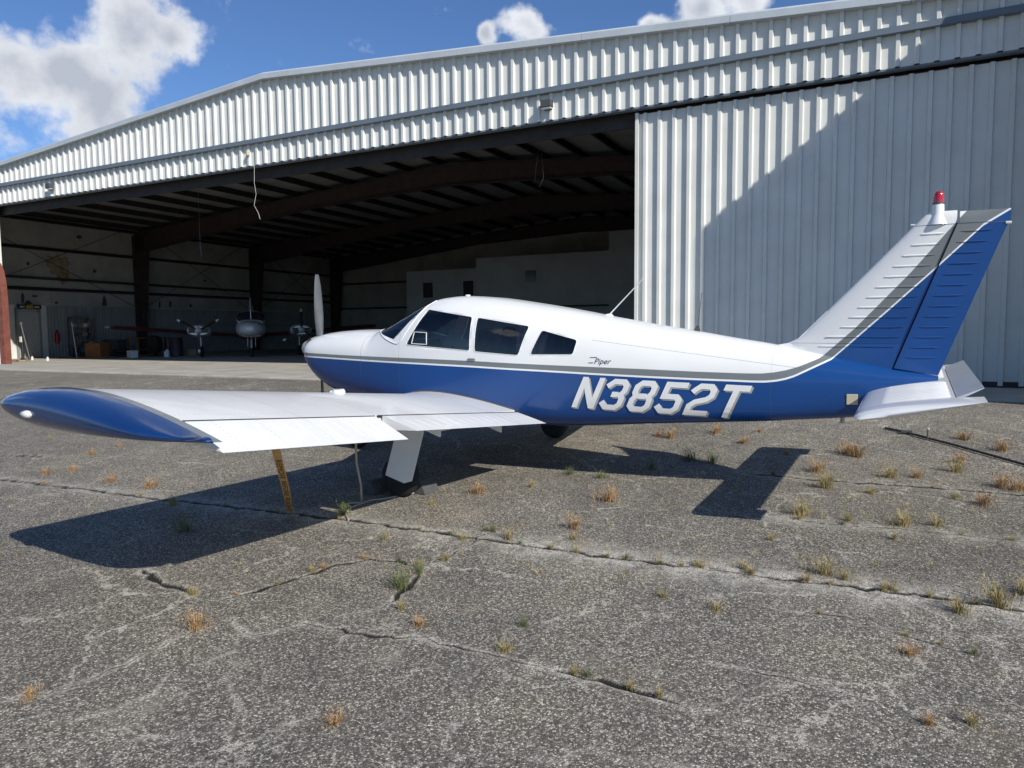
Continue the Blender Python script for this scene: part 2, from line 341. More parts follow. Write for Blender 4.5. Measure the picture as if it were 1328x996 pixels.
def asphalt_mat():
    m = bpy.data.materials.new('asphalt'); m.use_nodes = True; N, L = m.node_tree.nodes, m.node_tree.links; b = N['Principled BSDF']
    b.inputs['Roughness'].default_value = .92; b.inputs['Specular IOR Level'].default_value = .25
    t = nd(N, 'ShaderNodeTexCoord'); V = t.outputs['Object']
    def noise(sc, det=4, rough=.6):
        n = nd(N, 'ShaderNodeTexNoise'); n.inputs['Scale'].default_value = sc; n.inputs['Detail'].default_value = det; n.inputs['Roughness'].default_value = rough; L.new(V, n.inputs['Vector']); return n.outputs['Fac']
    def vor(sc, feat='F1'):
        n = nd(N, 'ShaderNodeTexVoronoi', feature=feat); n.inputs['Scale'].default_value = sc; L.new(V, n.inputs['Vector']); return n
    def ramp(fac, pts):
        r = nd(N, 'ShaderNodeValToRGB'); e = r.color_ramp.elements
        while len(e) > 1: e.remove(e[-1])
        e[0].position = pts[0][0]; e[0].color = (*pts[0][1], 1)
        for p, c in pts[1:]: k = e.new(p); k.color = (*c, 1)
        L.new(fac, r.inputs[0]); return r.outputs[0]
    def mix(fac, a, c, mode='MIX'):
        x = nd(N, 'ShaderNodeMix', data_type='RGBA', blend_type=mode)
        if isinstance(fac, float): x.inputs[0].default_value = fac
        else: L.new(fac, x.inputs[0])
        for s, v in ((6, a), (7, c)):
            if isinstance(v, tuple): x.inputs[s].default_value = (*v, 1)
            else: L.new(v, x.inputs[s])
        return x.outputs[2]
    def mth(op, a, b2, c=None):
        x = nd(N, 'ShaderNodeMath', operation=op)
        for s, v in enumerate((a, b2, c)):
            if v is None: continue
            if isinstance(v, (int, float)): x.inputs[s].default_value = v
            else: L.new(v, x.inputs[s])
        return x.outputs[0]
    v1 = vor(140); v2 = vor(78)
    sx = nd(N, 'ShaderNodeSeparateColor'); L.new(v1.outputs['Color'], sx.inputs[0])
    sx2 = nd(N, 'ShaderNodeSeparateColor'); L.new(v2.outputs['Color'], sx2.inputs[0])
    stones = ramp(sx.outputs[0], [(0, (.068, .062, .053)), (.45, (.112, .103, .088)), (.70, (.19, .174, .146)), (.85, (.42, .385, .32)), (1, (.92, .85, .72))])
    stones2 = ramp(sx2.outputs[1], [(0, (.085, .078, .066)), (.55, (.140, .129, .109)), (.80, (.25, .23, .19)), (1, (.56, .515, .43))])
    stone = mix(.42, stones, stones2)
    edge = ramp(v1.outputs['Distance'], [(0, (1, 1, 1)), (.35, (.9, .9, .9)), (.75, (.5, .5, .5))])
    stone = mix(.75, stone, edge, 'MULTIPLY')
    big = noise(.32, 5, .55); mid = noise(2.3, 6, .65); fine = noise(26, 3)
    tone = ramp(mth('MULTIPLY_ADD', mid, .5, mth('MULTIPLY', big, .5)), [(.34, (.84, .84, .85)), (.5, (1.13, 1.125, 1.11)), (.64, (1.46, 1.41, 1.31))])
    c = mix(1.0, stone, tone, 'MULTIPLY')
    # fines that have weathered out: sandy patches
    pt = ramp(mth('MULTIPLY_ADD', noise(1.15, 9, .72), 1.0, mth('MULTIPLY', fine, .25)), [(.70, (0, 0, 0)), (.86, (1, 1, 1))])
    bw = nd(N, 'ShaderNodeRGBToBW'); L.new(pt, bw.inputs[0])
    c = mix(mth('MULTIPLY', bw.outputs[0], .45), c, (.33, .30, .25))
    # dark worn patches
    dk = ramp(noise(.8, 8, .7), [(.30, (1, 1, 1)), (.44, (0, 0, 0))]); bw2 = nd(N, 'ShaderNodeRGBToBW'); L.new(dk, bw2.inputs[0])
    c = mix(mth('MULTIPLY', bw2.outputs[0], .35), c, (.075, .073, .07))
    # hairline crazing with pale fines along it
    wn_ = nd(N, 'ShaderNodeTexNoise'); wn_.inputs['Scale'].default_value = 3.0; wn_.inputs['Detail'].default_value = 6; wn_.inputs['Roughness'].default_value = .7; L.new(V, wn_.inputs['Vector'])
    wm = nd(N, 'ShaderNodeVectorMath', operation='MULTIPLY_ADD'); wm.inputs[1].default_value = (.42, .42, .42); L.new(wn_.outputs['Color'], wm.inputs[0]); L.new(V, wm.inputs[2])
    for sc_, wd_, lo_, hi_, st_, dk_ in ((.85, .0095, .42, .54, .95, .25), (2.1, .0125, .47, .60, .85, .1)):
        ve = nd(N, 'ShaderNodeTexVoronoi', feature='DISTANCE_TO_EDGE'); ve.inputs['Scale'].default_value = sc_; L.new(wm.outputs[0], ve.inputs['Vector'])
        ln = nd(N, 'ShaderNodeMapRange', interpolation_type='SMOOTHSTEP'); ln.inputs[1].default_value = wd_; ln.inputs[2].default_value = wd_*.25; L.new(ve.outputs['Distance'], ln.inputs[0])
        msk = ramp_bw(N, L, noise(.55*sc_+.3, 5, .6), lo_, hi_)
        brk = ramp_bw(N, L, noise(14, 4, .7), .38, .55)
        c = mix(mth('MULTIPLY', mth('MULTIPLY', ln.outputs[0], msk), mth('MULTIPLY', brk, st_)), c, (.52, .485, .41))
        l2 = nd(N, 'ShaderNodeMapRange', interpolation_type='SMOOTHSTEP'); l2.inputs[1].default_value = wd_*.3; l2.inputs[2].default_value = wd_*.1; L.new(ve.outputs['Distance'], l2.inputs[0])
        c = mix(mth('MULTIPLY', mth('MULTIPLY', l2.outputs[0], msk), dk_), c, (.03, .028, .024))
    # brownish organic staining
    st = ramp_bw(N, L, noise(1.7, 8, .7), .56, .72)
    c = mix(mth('MULTIPLY', st, .30), c, (.17, .125, .08))
    ap = nd(N, 'ShaderNodeAttribute', attribute_name='pale'); ad = nd(N, 'ShaderNodeAttribute', attribute_name='dark')
    pf = mth('MULTIPLY', ap.outputs['Fac'], ramp_bw(N, L, noise(9, 8, .75), .34, .60))
    c = mix(pf, c, mix(sx.outputs[1], (.20, .185, .155), (.80, .755, .65)))
    c = mix(ad.outputs['Fac'], c, (.022, .020, .017))
    L.new(c, b.inputs['Base Color'])
    hgt = mth('MULTIPLY_ADD', mth('SUBTRACT', 1.0, v1.outputs['Distance']), .6, mth('MULTIPLY', fine, .5))
    bu = nd(N, 'ShaderNodeBump'); bu.inputs['Strength'].default_value = .75; bu.inputs['Distance'].default_value = .006; L.new(hgt, bu.inputs['Height']); L.new(bu.outputs[0], b.inputs['Normal'])
    return m
def ramp_bw(N, L, fac, lo, hi):
    r = nd(N, 'ShaderNodeMapRange', interpolation_type='SMOOTHSTEP'); r.inputs[1].default_value = lo; r.inputs[2].default_value = hi; L.new(fac, r.inputs[0]); return r.outputs[0]
tag(link('ground', build_ground(), asphalt_mat()), None, kind='structure')

# ------------------------------------------------------------------ hangar
hang = empty('hangar', H_O, H_RZ)
tag(hang, 'wide open metal hangar with white ribbed cladding and low gabled roof', 'hangar')
XL, XR, DEPTH, XRIDGE = -35.6, .94, 24.6, -16.74
def wy_(y): return y*1.026+.57        # stations along the left wall
def roof_z(x): return 8.0-.075*abs(x-XRIDGE)
def rib_sheet(name, x0, x1, zlo, zhi, y, pitch=.305, hgt=.062, material=None, parent=None, phase=0, me_only=False):
    prof = []; k = math.floor((x0-phase)/pitch)-1
    while True:
        b = phase+k*pitch
        if b > x1: break
        for dx, dy in ((.0, 0), (.085, 0), (.105, -hgt), (.165, -hgt), (.185, 0)):
            if x0 <= b+dx <= x1: prof.append((b+dx, dy))
        k += 1
    prof = [(x0, 0)]+[p for p in prof if x0+1e-4 < p[0] < x1-1e-4]+[(x1, 0)]
    mb = MB(); n = len(prof)
    zl = zlo if callable(zlo) else (lambda x: zlo); zh = zhi if callable(zhi) else (lambda x: zhi)
    v = [(x, y+dy, zl(x)) for x, dy in prof]+[(x, y+dy, zh(x)) for x, dy in prof]
    mb.add(v, [(i, i+1, i+1+n, i+n) for i in range(n-1)])
    if me_only: return mb.mesh(name, fix=False)
    return mb.build(name, material, parent, fix=False)
PW = .915
edges = []; x = XR
while x > XL-.1: edges.append(x); x -= PW
edges.append(XL-.35)
sk = None
for a, b in zip(edges[1:], edges[:-1]):
    if a < XRIDGE < b:
        rib_sheet('fascia_panel', a, XRIDGE, 6.36, lambda x: roof_z(x)-.08, -.12, material=M['clad'], parent=hang, phase=b)
        rib_sheet('fascia_panel', XRIDGE, b, 6.36, lambda x: roof_z(x)-.08, -.12, material=M['clad'], parent=hang, phase=b)
    else: rib_sheet('fascia_panel', a, b, 6.36, lambda x: roof_z(x)-.08, -.12, material=M['clad'], parent=hang, phase=b)
    rib_sheet('skirt_panel', a, b, 5.70, 6.30, -.06, material=M['clad'], parent=hang, phase=b)
MB().box((XL-.35, XR), (-.20, -.03), (6.265, 6.375)).build('ledge_flashing', M['trim'], hang)
MB().box((XL-.35, XR), (-.06, .10), (5.665, 5.698)).build('drip_edge', M['trim'], hang)
# rake trim along the roof line, in sheet lengths
def rake(x0, x1):
    mb = MB(); z0, z1 = roof_z(x0), roof_z(x1)
    ring = lambda x, z: [(x, -.30, z-.13), (x, -.02, z-.13), (x, -.02, z+.05), (x, -.24, z+.05), (x, -.30, z+.0)]
    mb.loft([ring(x0, z0), ring(x1, z1)]); return mb.build('rake_trim', M['rake'], hang)
xs = [XL-.4]
while xs[-1] < XRIDGE-3.2: xs.append(xs[-1]+3.05)
xs.append(XRIDGE)
while xs[-1] < XR-3.2: xs.append(xs[-1]+3.05)
xs.append(XR)
for a, b in zip(xs[:-1], xs[1:]): rake(a, b-.008)
# roof sheets (outer) and liner (inner)
for x0, x1 in ((XL-.4, XRIDGE), (XRIDGE, XR)):
    MB().loft([[(x, -.28, roof_z(x)+.02), (x, DEPTH, roof_z(x)+.02), (x, DEPTH, roof_z(x)-.02), (x, -.28, roof_z(x)-.02)] for x in (x0, x1)]).build('roof_sheet', M['clad'], hang)
yb = [-.05, 1.8, 3.65, 5.5, 7.35, 9.2, 11.1, 13.0, 14.9, 16.8, 18.7, 20.6, 22.5, DEPTH]
for x0, x1 in ((XL, XRIDGE), (XRIDGE, XR)):
    for y0, y1 in zip(yb[:-1], yb[1:]):
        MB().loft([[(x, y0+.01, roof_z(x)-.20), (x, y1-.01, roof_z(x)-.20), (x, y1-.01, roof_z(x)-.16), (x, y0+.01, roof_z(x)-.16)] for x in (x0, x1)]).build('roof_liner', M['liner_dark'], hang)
# purlins
x = XL+.7
while x < XR:
    if abs(x-XRIDGE) > .2:
        z = roof_z(x)-.205
        MB().prism([(x-.035, z), (x+.035, z), (x+.035, z-.03), (x-.01, z-.03), (x-.01, z-.2), (x+.05, z-.2), (x+.05, z-.225), (x-.035, z-.225)], 'Y', .3, DEPTH-.1).build('purlin', M['purlin'], hang)
    x += 1.48
# frames: tapered columns and rafters
def ibeam(mb, pa, pb, da, db, w=.22, tf=.03, side=Vector((0, 1, 0)), up=Vector((0, 0, 1))):
    pa, pb = Vector(pa), Vector(pb)   # pa/pb: outer face points; beam depth goes along -up
    for (o0, o1, hw) in ((0, None, w/2), (1, None, w/2), (2, None, .012)):
        rings = []
        for p, d in ((pa, da), (pb, db)):
            t0, t1 = ((0, tf) if o0 == 0 else (d-tf, d) if o0 == 1 else (tf, d-tf))
            rings.append([p-side*hw-up*t0, p+side*hw-up*t0, p+side*hw-up*t1, p-side*hw-up*t1])
        mb.loft(rings)
for y in (9.2, 16.8, 24.0):
    mb = MB(); ibeam(mb, (XL+.12, y, 0), (XL+.12, y, roof_z(XL)-.55), .38, 1.0, w=.30, up=Vector((-1, 0, 0))); mb.build('column', M['frame'], hang)
    mb = MB(); ibeam(mb, (XR-.12, y, 0), (XR-.12, y, roof_z(XR)-.55), .38, 1.0, w=.30, up=Vector((1, 0, 0))); mb.build('column', M['frame'], hang)
    for xa, xb in ((XL+.15, XRIDGE), (XR-.15, XRIDGE)):
        mb = MB(); q = .62
        xm = xa+(xb-xa)*q
        ibeam(mb, (xa, y, roof_z(xa)-.44), (xm, y, roof_z(xm)-.44), 1.05, .62, w=.26)
        ibeam(mb, (xm, y, roof_z(xm)-.44), (xb, y, roof_z(xb)-.44), .62, .85, w=.26)
        mb.build('rafter', M['frame'], hang)
# front header beam and soffit behind the skirt
MB().box((XL, XR), (.35, .65), (5.55, 6.25)).build('header_beam', M['frame'], hang)
MB().box((XL, XR), (-.02, .34), (5.93, 5.96)).build('soffit', M['purlin'], hang)
MB().box((XL, -6.6), (.30, .36), (5.40, 5.70)).build('door_track', M['purlin'], hang)
# left wall: outer cladding, liner panels, wainscot panels, girts, bracing
MB().box((XL-.14, XL-.06), (.0, DEPTH+.3), (0, roof_z(XL)+.02)).build('side_wall', M['clad'], hang)
k = 0; y = .1
while y < DEPTH-.2:
    y1 = min(y+1.22, DEPTH-.1)
    for z0, z1 in ((2.38, 3.04), (3.22, 4.86), (5.04, 6.12), (6.31, 6.40)):
        d = random.uniform(-.02, .015)
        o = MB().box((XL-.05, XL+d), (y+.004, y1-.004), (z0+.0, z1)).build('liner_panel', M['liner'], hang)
    y = y1
for z in (3.13, 4.95, 6.21):
    MB().prism([(XL-.05, z-.08), (XL+.17, z-.08), (XL+.17, z-.05), (XL+.0, z-.05), (XL+.0, z+.07), (XL-.05, z+.07)], 'Y', .1, DEPTH-.1).build('girt', M['purlin'], hang)
MB().tube([(XL+.25, .2, 3.60), (XL+.25, DEPTH, 3.52)], .06, 6).build('conduit_pipe', M['purlin'], hang)
wsm = rib_sheet('wainscot_panel', 0, PW, .0, 2.36, 0, pitch=.152, hgt=.03, me_only=True); wsm.materials.append(M['wainscot'])
y = .15
while y < DEPTH-.9:
    if not (3.2 < y+.45 < 4.55):
        o = bpy.data.objects.new('wainscot_panel', wsm); COL.objects.link(o); o.parent = hang; o.location = (XL+.03, y+PW, 0); o.rotation_euler = (0, 0, -PI/2) ; o.rotation_euler = (0, 0, PI/2); o.location = (XL+.03, y, 0)
    y += PW
for (ya, yc) in ((.4, 9.0), (9.5, 16.5), (17.1, 23.7)):
    for za, zb in ((2.4, 6.4), (6.4, 2.4)):
        MB().tube([(XL+.30, ya, za), (XL+.30, yc, zb)], .014, 5).build('brace_rod', M['frame'], hang)
# torn lining patches on the left wall (thin ragged sheets of exposed insulation)
def blotch(name, y, z, ry, rz, material, seed, off=.028):
    r2 = random.Random(seed); n = 26; pts = []; y = wy_(y); z = z*1.03
    for i in range(n):
        a = 2*PI*i/n; k = 1+r2.uniform(-.32, .25)
        pts.append((y+math.cos(a)*ry*k, z+math.sin(a)*rz*k))
    return MB().prism(pts, 'X', XL-.03, XL+off).build(name, material, hang)
blotch('torn_insulation', 4.72, 4.15, .55, .48, M['stain'], 3); blotch('torn_insulation', 4.85, 3.62, .3, .33, M['stain'], 5, .031)
for (y, z, a, b, s) in ((3.09, 2.6, .07, .22, 1), (3.3, 2.40, .12, .1, 2), (4.5, 2.44, .08, .06, 8), (6.77, 2.58, .11, .24, 4), (8.75, 2.62, .2, .26, 6), (3.4, 4.1, .06, .07, 9), (6.36, 3.98, .09, .09, 11), (10.36, 2.55, .05, .18, 12), (3.6, 2.7, .12, .05, 14), (9.73, 2.5, .05, .18, 15), (5.7, 5.5, .12, .08, 17), (11.6, 2.5, .08, .1, 19), (12.6, 3.9, .07, .07, 21)):
    blotch('torn_lining', y, z, a, b, M['stain_dark'], s)
# personnel door in the left wall
pd = MB().box((XL-.02, XL+.06), (3.46, 4.35), (.02, 2.09)).build('personnel_door', mat('door_paint', (.42, .43, .42), .5, var=.12), hang, bevel=.01)
MB().lathe([(.0, .06), (.035, .07), (.035, .10), (.0, .12)], (XL, 4.25, 1.02), 'X', 10).build('door_handle', M['steel'], pd)
for y0, y1, z0, z1 in ((3.38, 3.458, 0, 2.17), (4.352, 4.43, 0, 2.17), (3.38, 4.43, 2.172, 2.23)):
    MB().box((XL-.02, XL+.09), (y0, y1), (z0, z1)).build('door_frame', M['wainscot'], pd)
# back wall with gable, office block and partition
for i in range(24):
    a = XL-.1+i*(XR-XL+.2)/24; b = XL-.1+(i+1)*(XR-XL+.2)/24
    MB().prism([(a+.004, 0), (b-.004, 0), (b-.004, roof_z(b)-.1), (a+.004, roof_z(a)-.1)], 'Y', DEPTH-.05+random.uniform(-.012, .012), DEPTH+.05).build('back_wall_panel', M['liner'], hang)
MB().box((XR+.02, XR+.14), (.3, DEPTH+.3), (0, roof_z(XR)+.02)).build('side_wall', M['clad'], hang)
for z in (2.6, 4.3): MB().box((XL+.2, XR), (DEPTH-.28, DEPTH-.08), (z, z+.12)).build('girt', M['purlin'], hang)
off = MB().box((-26.3, -21.3), (19.9, 24.4), (0, 4.55)).build('office_block', M['office'], hang)
for xa in (-25.1, -22.4):
    w = MB().box((xa, xa+.62), (19.84, 19.895), (3.0, 3.85)).build('office_window', M['office_glass'], off)
    for q in ((xa-.05, xa, 2.95, 3.9), (xa+.62, xa+.67, 2.95, 3.9)): pass
MB().box((-21.2, -13.6), (19.2, 24.4), (0, 5.0)).build('office_block', M['office'], hang)
MB().box((-18.2, -17.6), (19.14, 19.195), (3.6, 4.2)).build('office_window', M['office_glass'], hang)
MB().box((-21.25, -13.5), (19.0, 19.18), (2.25, 2.33)).build('shelf_rail', M['purlin'], hang)
MB().box((-13.5, -6.9), (18.9, 24.4), (0, 5.9)).build('office_block', M['office'], hang)
# red door post at the left side of the opening with its white jamb
mb = MB()
XP = -30.22
prof = [(XP, 0), (XP+.31, 0), (XP+.31, 2.3), (XP+.28, 2.9), (XP+.18, 3.35), (XP, 3.65)]
mb.prism(prof, 'Y', -.12, .10); mb.build('door_post', M['rust'], hang)
MB().box((XP-.12, XP-.002), (-.16, .14), (0, 5.69)).build('corner_jamb', M['clad'], hang)
xx = XL-.14
while xx < XP-.2:
    x1 = min(xx+PW, XP-.125); rib_sheet('front_wall_panel', xx, x1, 0, 5.69, .02, material=M['clad'], parent=hang, phase=xx); xx = x1
MB().box((XL-.14, XP-.125), (.06, .12), (0, 5.69)).build('front_wall_lining', M['liner'], hang)
# sliding door leaf on the right: ribbed panels hung as parts of the door
door = MB().box((-6.45, XR-.02), (.135, .19), (.03, 5.62)).build('sliding_door', M['frame'], hang)
xx = -6.45
while xx < XR-.1:
    x1 = min(xx+PW, XR-.03); rib_sheet('door_panel', xx, x1, .03, 5.60, .13, material=M['clad'], parent=door, phase=xx); xx = x1
MB().box((-6.52, -6.452), (.06, .22), (.02, 5.62)).build('edge_trim', M['clad'], door)
MB().box((-6.45, XR-.1), (.10, .129), (-.01, .10)).build('bottom_rail', M['frame'], door)
# flood lamps and small fittings on the skirt
def wall_lamp(x, z):
    o = MB().box((x-.13, x+.13), (-.28, -.125), (z-.085, z+.085)).build('wall_lamp', M['darkgrey'], hang, bevel=.02)
    MB().box((x-.11, x+.11), (-.26, -.15), (z-.105, z-.087)).build('lamp_lens', M['lens'], o)
    MB().box((x-.10, x+.10), (-.126, -.120), (z-.12, z+.12)).build('mounting_plate', M['trim'], o)
wall_lamp(-8.44, 6.02); wall_lamp(-26.56, 6.0)
MB().lathe([(.03, 0), (.05, .02), (.05, .12), (.02, .15)], (-17.5, -.16, 5.95), 'Z', 10).build('photocell', M['tan'], hang)
# slab
tag(MB().box((XL-.2, XR), (-2.25, DEPTH), (-.35, 0)).build('concrete_apron', M['concrete'], None, bevel=.02), None, kind='structure')
slab = bpy.data.objects['concrete_apron']; slab.location = H_O; slab.rotation_euler = (0, 0, H_RZ)

# annex standing forward of the hangar on the right: throws the long shadow across the doors
anx = empty('annex_building', H_O, H_RZ); tag(anx, 'tall narrow ribbed metal annex projecting from the right end of the hangar', 'building')
AX, AU, AH = .95, 3.05, 7.79
for i in range(3):
    y0 = -AU+i*AU/3; s = rib_sheet('wall_panel', 0, AU/3, 0, AH, 0, material=M['clad'], parent=anx); s.location = (AX, y0+AU/3, 0); s.rotation_euler = (0, 0, -PI/2)
for i in range(5): rib_sheet('wall_panel', AX+.01+i*PW, AX+.01+(i+1)*PW, 0, AH, -AU, material=M['clad'], parent=anx)
MB().box((AX+.01, AX+5*PW), (-AU+.01, -.22), (AH-.06, AH)).build('roof', M['trim'], anx)
MB().box((AX+.06, AX+5*PW), (-AU+.06, -AU+.1), (0, AH-.07)).build('inner_wall', M['clad'], anx)
MB().box((AX+.06, AX+.1), (-AU+.12, -.22), (0, AH-.07)).build('inner_wall', M['clad'], anx)
# ------------------------------------------------------------------ light aircraft: fuselage section functions
def pchip(xs,ys):
    xs=np.array(xs,float);ys=np.array(ys,float);h=np.diff(xs);d=np.diff(ys)/h;m=np.zeros(len(xs))
    for i in range(1,len(xs)-1):
        if d[i-1]*d[i]>0:
            w1=2*h[i]+h[i-1];w2=h[i]+2*h[i-1];m[i]=(w1+w2)/(w1/d[i-1]+w2/d[i])
    m[0]=d[0];m[-1]=d[-1]
    def f(x):
        x=min(max(x,xs[0]),xs[-1]);i=min(max(int(np.searchsorted(xs,x)-1),0),len(h)-1)
        t=(x-xs[i])/h[i];t2=t*t;t3=t2*t
        return float((2*t3-3*t2+1)*ys[i]+(t3-2*t2+t)*h[i]*m[i]+(-2*t3+3*t2)*ys[i+1]+(t3-t2)*h[i]*m[i+1])
    return f
def tab(l): return pchip([a for a,b in l],[b for a,b in l])
ZT=tab([(.235,1.33),(.26,1.365),(.33,1.405),(.6,1.452),(.95,1.472),(1.36,1.478),(1.44,1.52),(1.83,1.70),(2.09,1.80),(2.25,1.832),(2.45,1.845),(2.8,1.823),(3.36,1.747),(3.88,1.66),(4.21,1.597),(4.6,1.528),(4.97,1.468),(5.33,1.406),(5.66,1.353),(6.0,1.29),(6.3,1.235),(6.62,1.165),(6.94,1.105)])
ZB=tab([(.235,1.10),(.26,1.04),(.33,.93),(.45,.82),(.65,.725),(.9,.675),(1.3,.64),(1.9,.60),(2.5,.545),(3.3,.505),(3.8,.52),(4.7,.595),(5.4,.648),(6.0,.70),(6.35,.74),(6.6,.82),(6.8,.94),(6.94,1.05)])
HW=tab([(.235,.30),(.26,.355),(.33,.415),(.45,.45),(.7,.48),(1.3,.53),(2.0,.56),(3.1,.56),(4.0,.485),(4.5,.435),(5.5,.295),(6.3,.175),(6.6,.13),(6.94,.04)])
ZW=tab([(.235,1.22),(.6,1.18),(1.3,1.10),(2.2,1.05),(3.2,1.05),(4.5,1.02),(5.5,1.0),(6.3,1.02),(6.94,1.078)])
NU=tab([(.235,2.3),(1.2,2.7),(1.5,2.5),(2.2,3.0),(3.2,2.9),(4.5,2.4),(6.94,2.0)])
NL=tab([(.235,2.4),(1.0,3.0),(2.0,4.0),(4.0,4.2),(5.4,4.0),(6.2,2.8),(6.94,2.0)])
def fy(s,z):
    zw=ZW(s)
    if z>=zw: r=(z-zw)/max(1e-6,ZT(s)-zw);n=NU(s)
    else: r=(zw-z)/max(1e-6,zw-ZB(s));n=NL(s)
    return HW(s)*max(0.,1-min(r,1)**n)**(1/n)
# aircraft frame: x aft from the spinner, -y to port, z up from the wheels
ac = empty('light_aircraft'); ac.matrix_world = Matrix.Translation(O_AC) @ R_AC.to_4x4()
tag(ac, 'white and blue low-wing propeller aircraft parked on the asphalt, N3852T on its side', 'aircraft')
def livery():
    m = bpy.data.materials.new('livery_paint'); m.use_nodes = True; N, L = m.node_tree.nodes, m.node_tree.links; b = N['Principled BSDF']
    b.inputs['Roughness'].default_value = .27; b.inputs['Coat Weight'].default_value = .3; b.inputs['Specular IOR Level'].default_value = .4; b.inputs['Coat Roughness'].default_value = .08
    t = nd(N, 'ShaderNodeTexCoord'); s = nd(N, 'ShaderNodeSeparateXYZ'); L.new(t.outputs['Object'], s.inputs[0])
    def mth(op, a, b2=None, c=None):
        x = nd(N, 'ShaderNodeMath', operation=op)
        for k, v in enumerate((a, b2, c)):
            if v is None: continue
            if isinstance(v, (int, float)): x.inputs[k].default_value = v
            else: L.new(v, x.inputs[k])
        return x.outputs[0]
    xn = mth('DIVIDE', s.outputs[0], 8.0)
    def curve(pts):
        c = nd(N, 'ShaderNodeFloatCurve'); cu = c.mapping.curves[0]
        cu.points[0].location = (pts[0][0]/8, pts[0][1]/3); cu.points[1].location = (pts[-1][0]/8, pts[-1][1]/3)
        for a, z in pts[1:-1]: cu.points.new(a/8, z/3)
        for p in cu.points: p.handle_type = 'VECTOR'
        c.mapping.update(); L.new(xn, c.inputs['Value']); return mth('MULTIPLY', c.outputs[0], 3.0)
    gz = curve([(0, 1.218), (.36, 1.211), (.97, 1.200), (1.46, 1.194), (2.13, 1.187), (2.83, 1.176), (3.6, 1.155), (4.12, 1.142), (4.61, 1.131), (5.08, 1.116), (5.4, 1.109), (5.5, 1.108), (5.62, 1.109), (5.72, 1.12), (5.82, 1.141), (5.90, 1.166), (5.97, 1.195), (6.07, 1.242), (6.328, 1.494), (6.708, 1.93), (6.97, 2.268), (7.081, 2.407), (7.3, 2.68), (8, 2.9)])
    wz = curve([(0, 1.164), (.36, 1.158), (.97, 1.147), (1.46, 1.136), (2.13, 1.124), (2.83, 1.110), (3.6, 1.087), (4.12, 1.068), (4.61, 1.053), (5.08, 1.040), (5.4, 1.034), (5.55, 1.030), (5.65, 1.031), (5.74, 1.041), (5.82, 1.06), (5.885, 1.084), (6.01, 1.150), (6.158, 1.227), (6.554, 1.621), (6.869, 1.942), (7.187, 2.276), (7.353, 2.385), (8, 2.85)])
    z = s.outputs[2]
    above_g = mth('GREATER_THAN', z, gz); above_l = mth('GREATER_THAN', z, mth('ADD', wz, .017)); above_w = mth('GREATER_THAN', z, wz)
    n = nd(N, 'ShaderNodeTexNoise'); n.inputs['Scale'].default_value = 2.0; n.inputs['Detail'].default_value = 7; L.new(t.outputs['Object'], n.inputs['Vector'])
    def mix(f, a, c2):
        x = nd(N, 'ShaderNodeMix', data_type='RGBA'); L.new(f, x.inputs[0])
        for k, v in ((6, a), (7, c2)):
            if isinstance(v, tuple): x.inputs[k].default_value = (*v, 1)
            else: L.new(v, x.inputs[k])
        return x.outputs[2]
    blue = mix(n.outputs['Fac'], (.005, .045, .175), (.009, .066, .245)); white = mix(n.outputs['Fac'], (.71, .71, .69), (.80, .80, .785)); grey = mix(n.outputs['Fac'], (.145, .16, .162), (.18, .195, .195))
    c = mix(above_w, blue, (.78, .78, .77)); c = mix(above_l, c, grey); c = mix(above_g, c, white)
    # panel seams
    fus = mth('LESS_THAN', mth('ABSOLUTE', s.outputs[1]), .7)
    def line(val, at, w): return mth('LESS_THAN', mth('ABSOLUTE', mth('SUBTRACT', val, at)), w)
    seams = [line(s.outputs[0], 1.31, .0028), line(s.outputs[0], 1.885, .0018), line(s.outputs[0], 5.70, .0009)]
    lap = mth('MULTIPLY', line(mth('MULTIPLY_ADD', s.outputs[0], .129, z), 1.9215, .0022), mth('MULTIPLY', mth('GREATER_THAN', s.outputs[0], 4.1), mth('LESS_THAN', s.outputs[0], 5.95)))
    lap2 = mth('MULTIPLY', line(mth('MULTIPLY_ADD', s.outputs[0], -.025, z), .635, .0015), mth('GREATER_THAN', s.outputs[0], 3.9))
    sm = lap
    for q in seams: sm = mth('MAXIMUM', sm, mth('MULTIPLY', q, mth('LESS_THAN', z, 1.45)))
    # rivet rows: dots beside the seams
    sm = mth('MULTIPLY', mth('MAXIMUM', sm, mth('MULTIPLY', lap2, .5)), .55)
    c = mix(sm, c, (.10, .11, .13))
    L.new(c, b.inputs['Base Color'])
    bn = nd(N, 'ShaderNodeTexNoise'); bn.inputs['Scale'].default_value = 2.6; bn.inputs['Detail'].default_value = 2; L.new(t.outputs['Object'], bn.inputs['Vector'])
    bu = nd(N, 'ShaderNodeBump'); bu.inputs['Strength'].default_value = .10; bu.inputs['Distance'].default_value = .04; L.new(bn.outputs['Fac'], bu.inputs['Height']); L.new(bu.outputs[0], b.inputs['Normal'])
    return m
LIV = livery()
SS = np.unique(np.concatenate([[.235, .245, .26, .29, .33, .39, .45], np.arange(.52, 1.3, .08), np.arange(1.3, 2.5, .04), np.arange(2.5, 4.1, .06), np.arange(4.1, 6.94, .09), [6.94]]))
NR = 80
def ring(s):
    zt, zb, w, zw, nu, nl = ZT(s), ZB(s), HW(s), ZW(s), NU(s), NL(s); out = []
    for k in range(NR):
        a = 2*PI*k/NR; c, d = math.cos(a), math.sin(a); n = nu if d >= 0 else nl
        y = w*math.copysign(abs(c)**(2/n), c); z = zw+((zt-zw) if d >= 0 else (zw-zb))*math.copysign(abs(d)**(2/n), d)
        out.append((s, y, z))
    return out
fm = MB().loft([ring(float(s)) for s in SS]).mesh('fuselage')
bm = bmesh.new(); bm.from_mesh(fm)
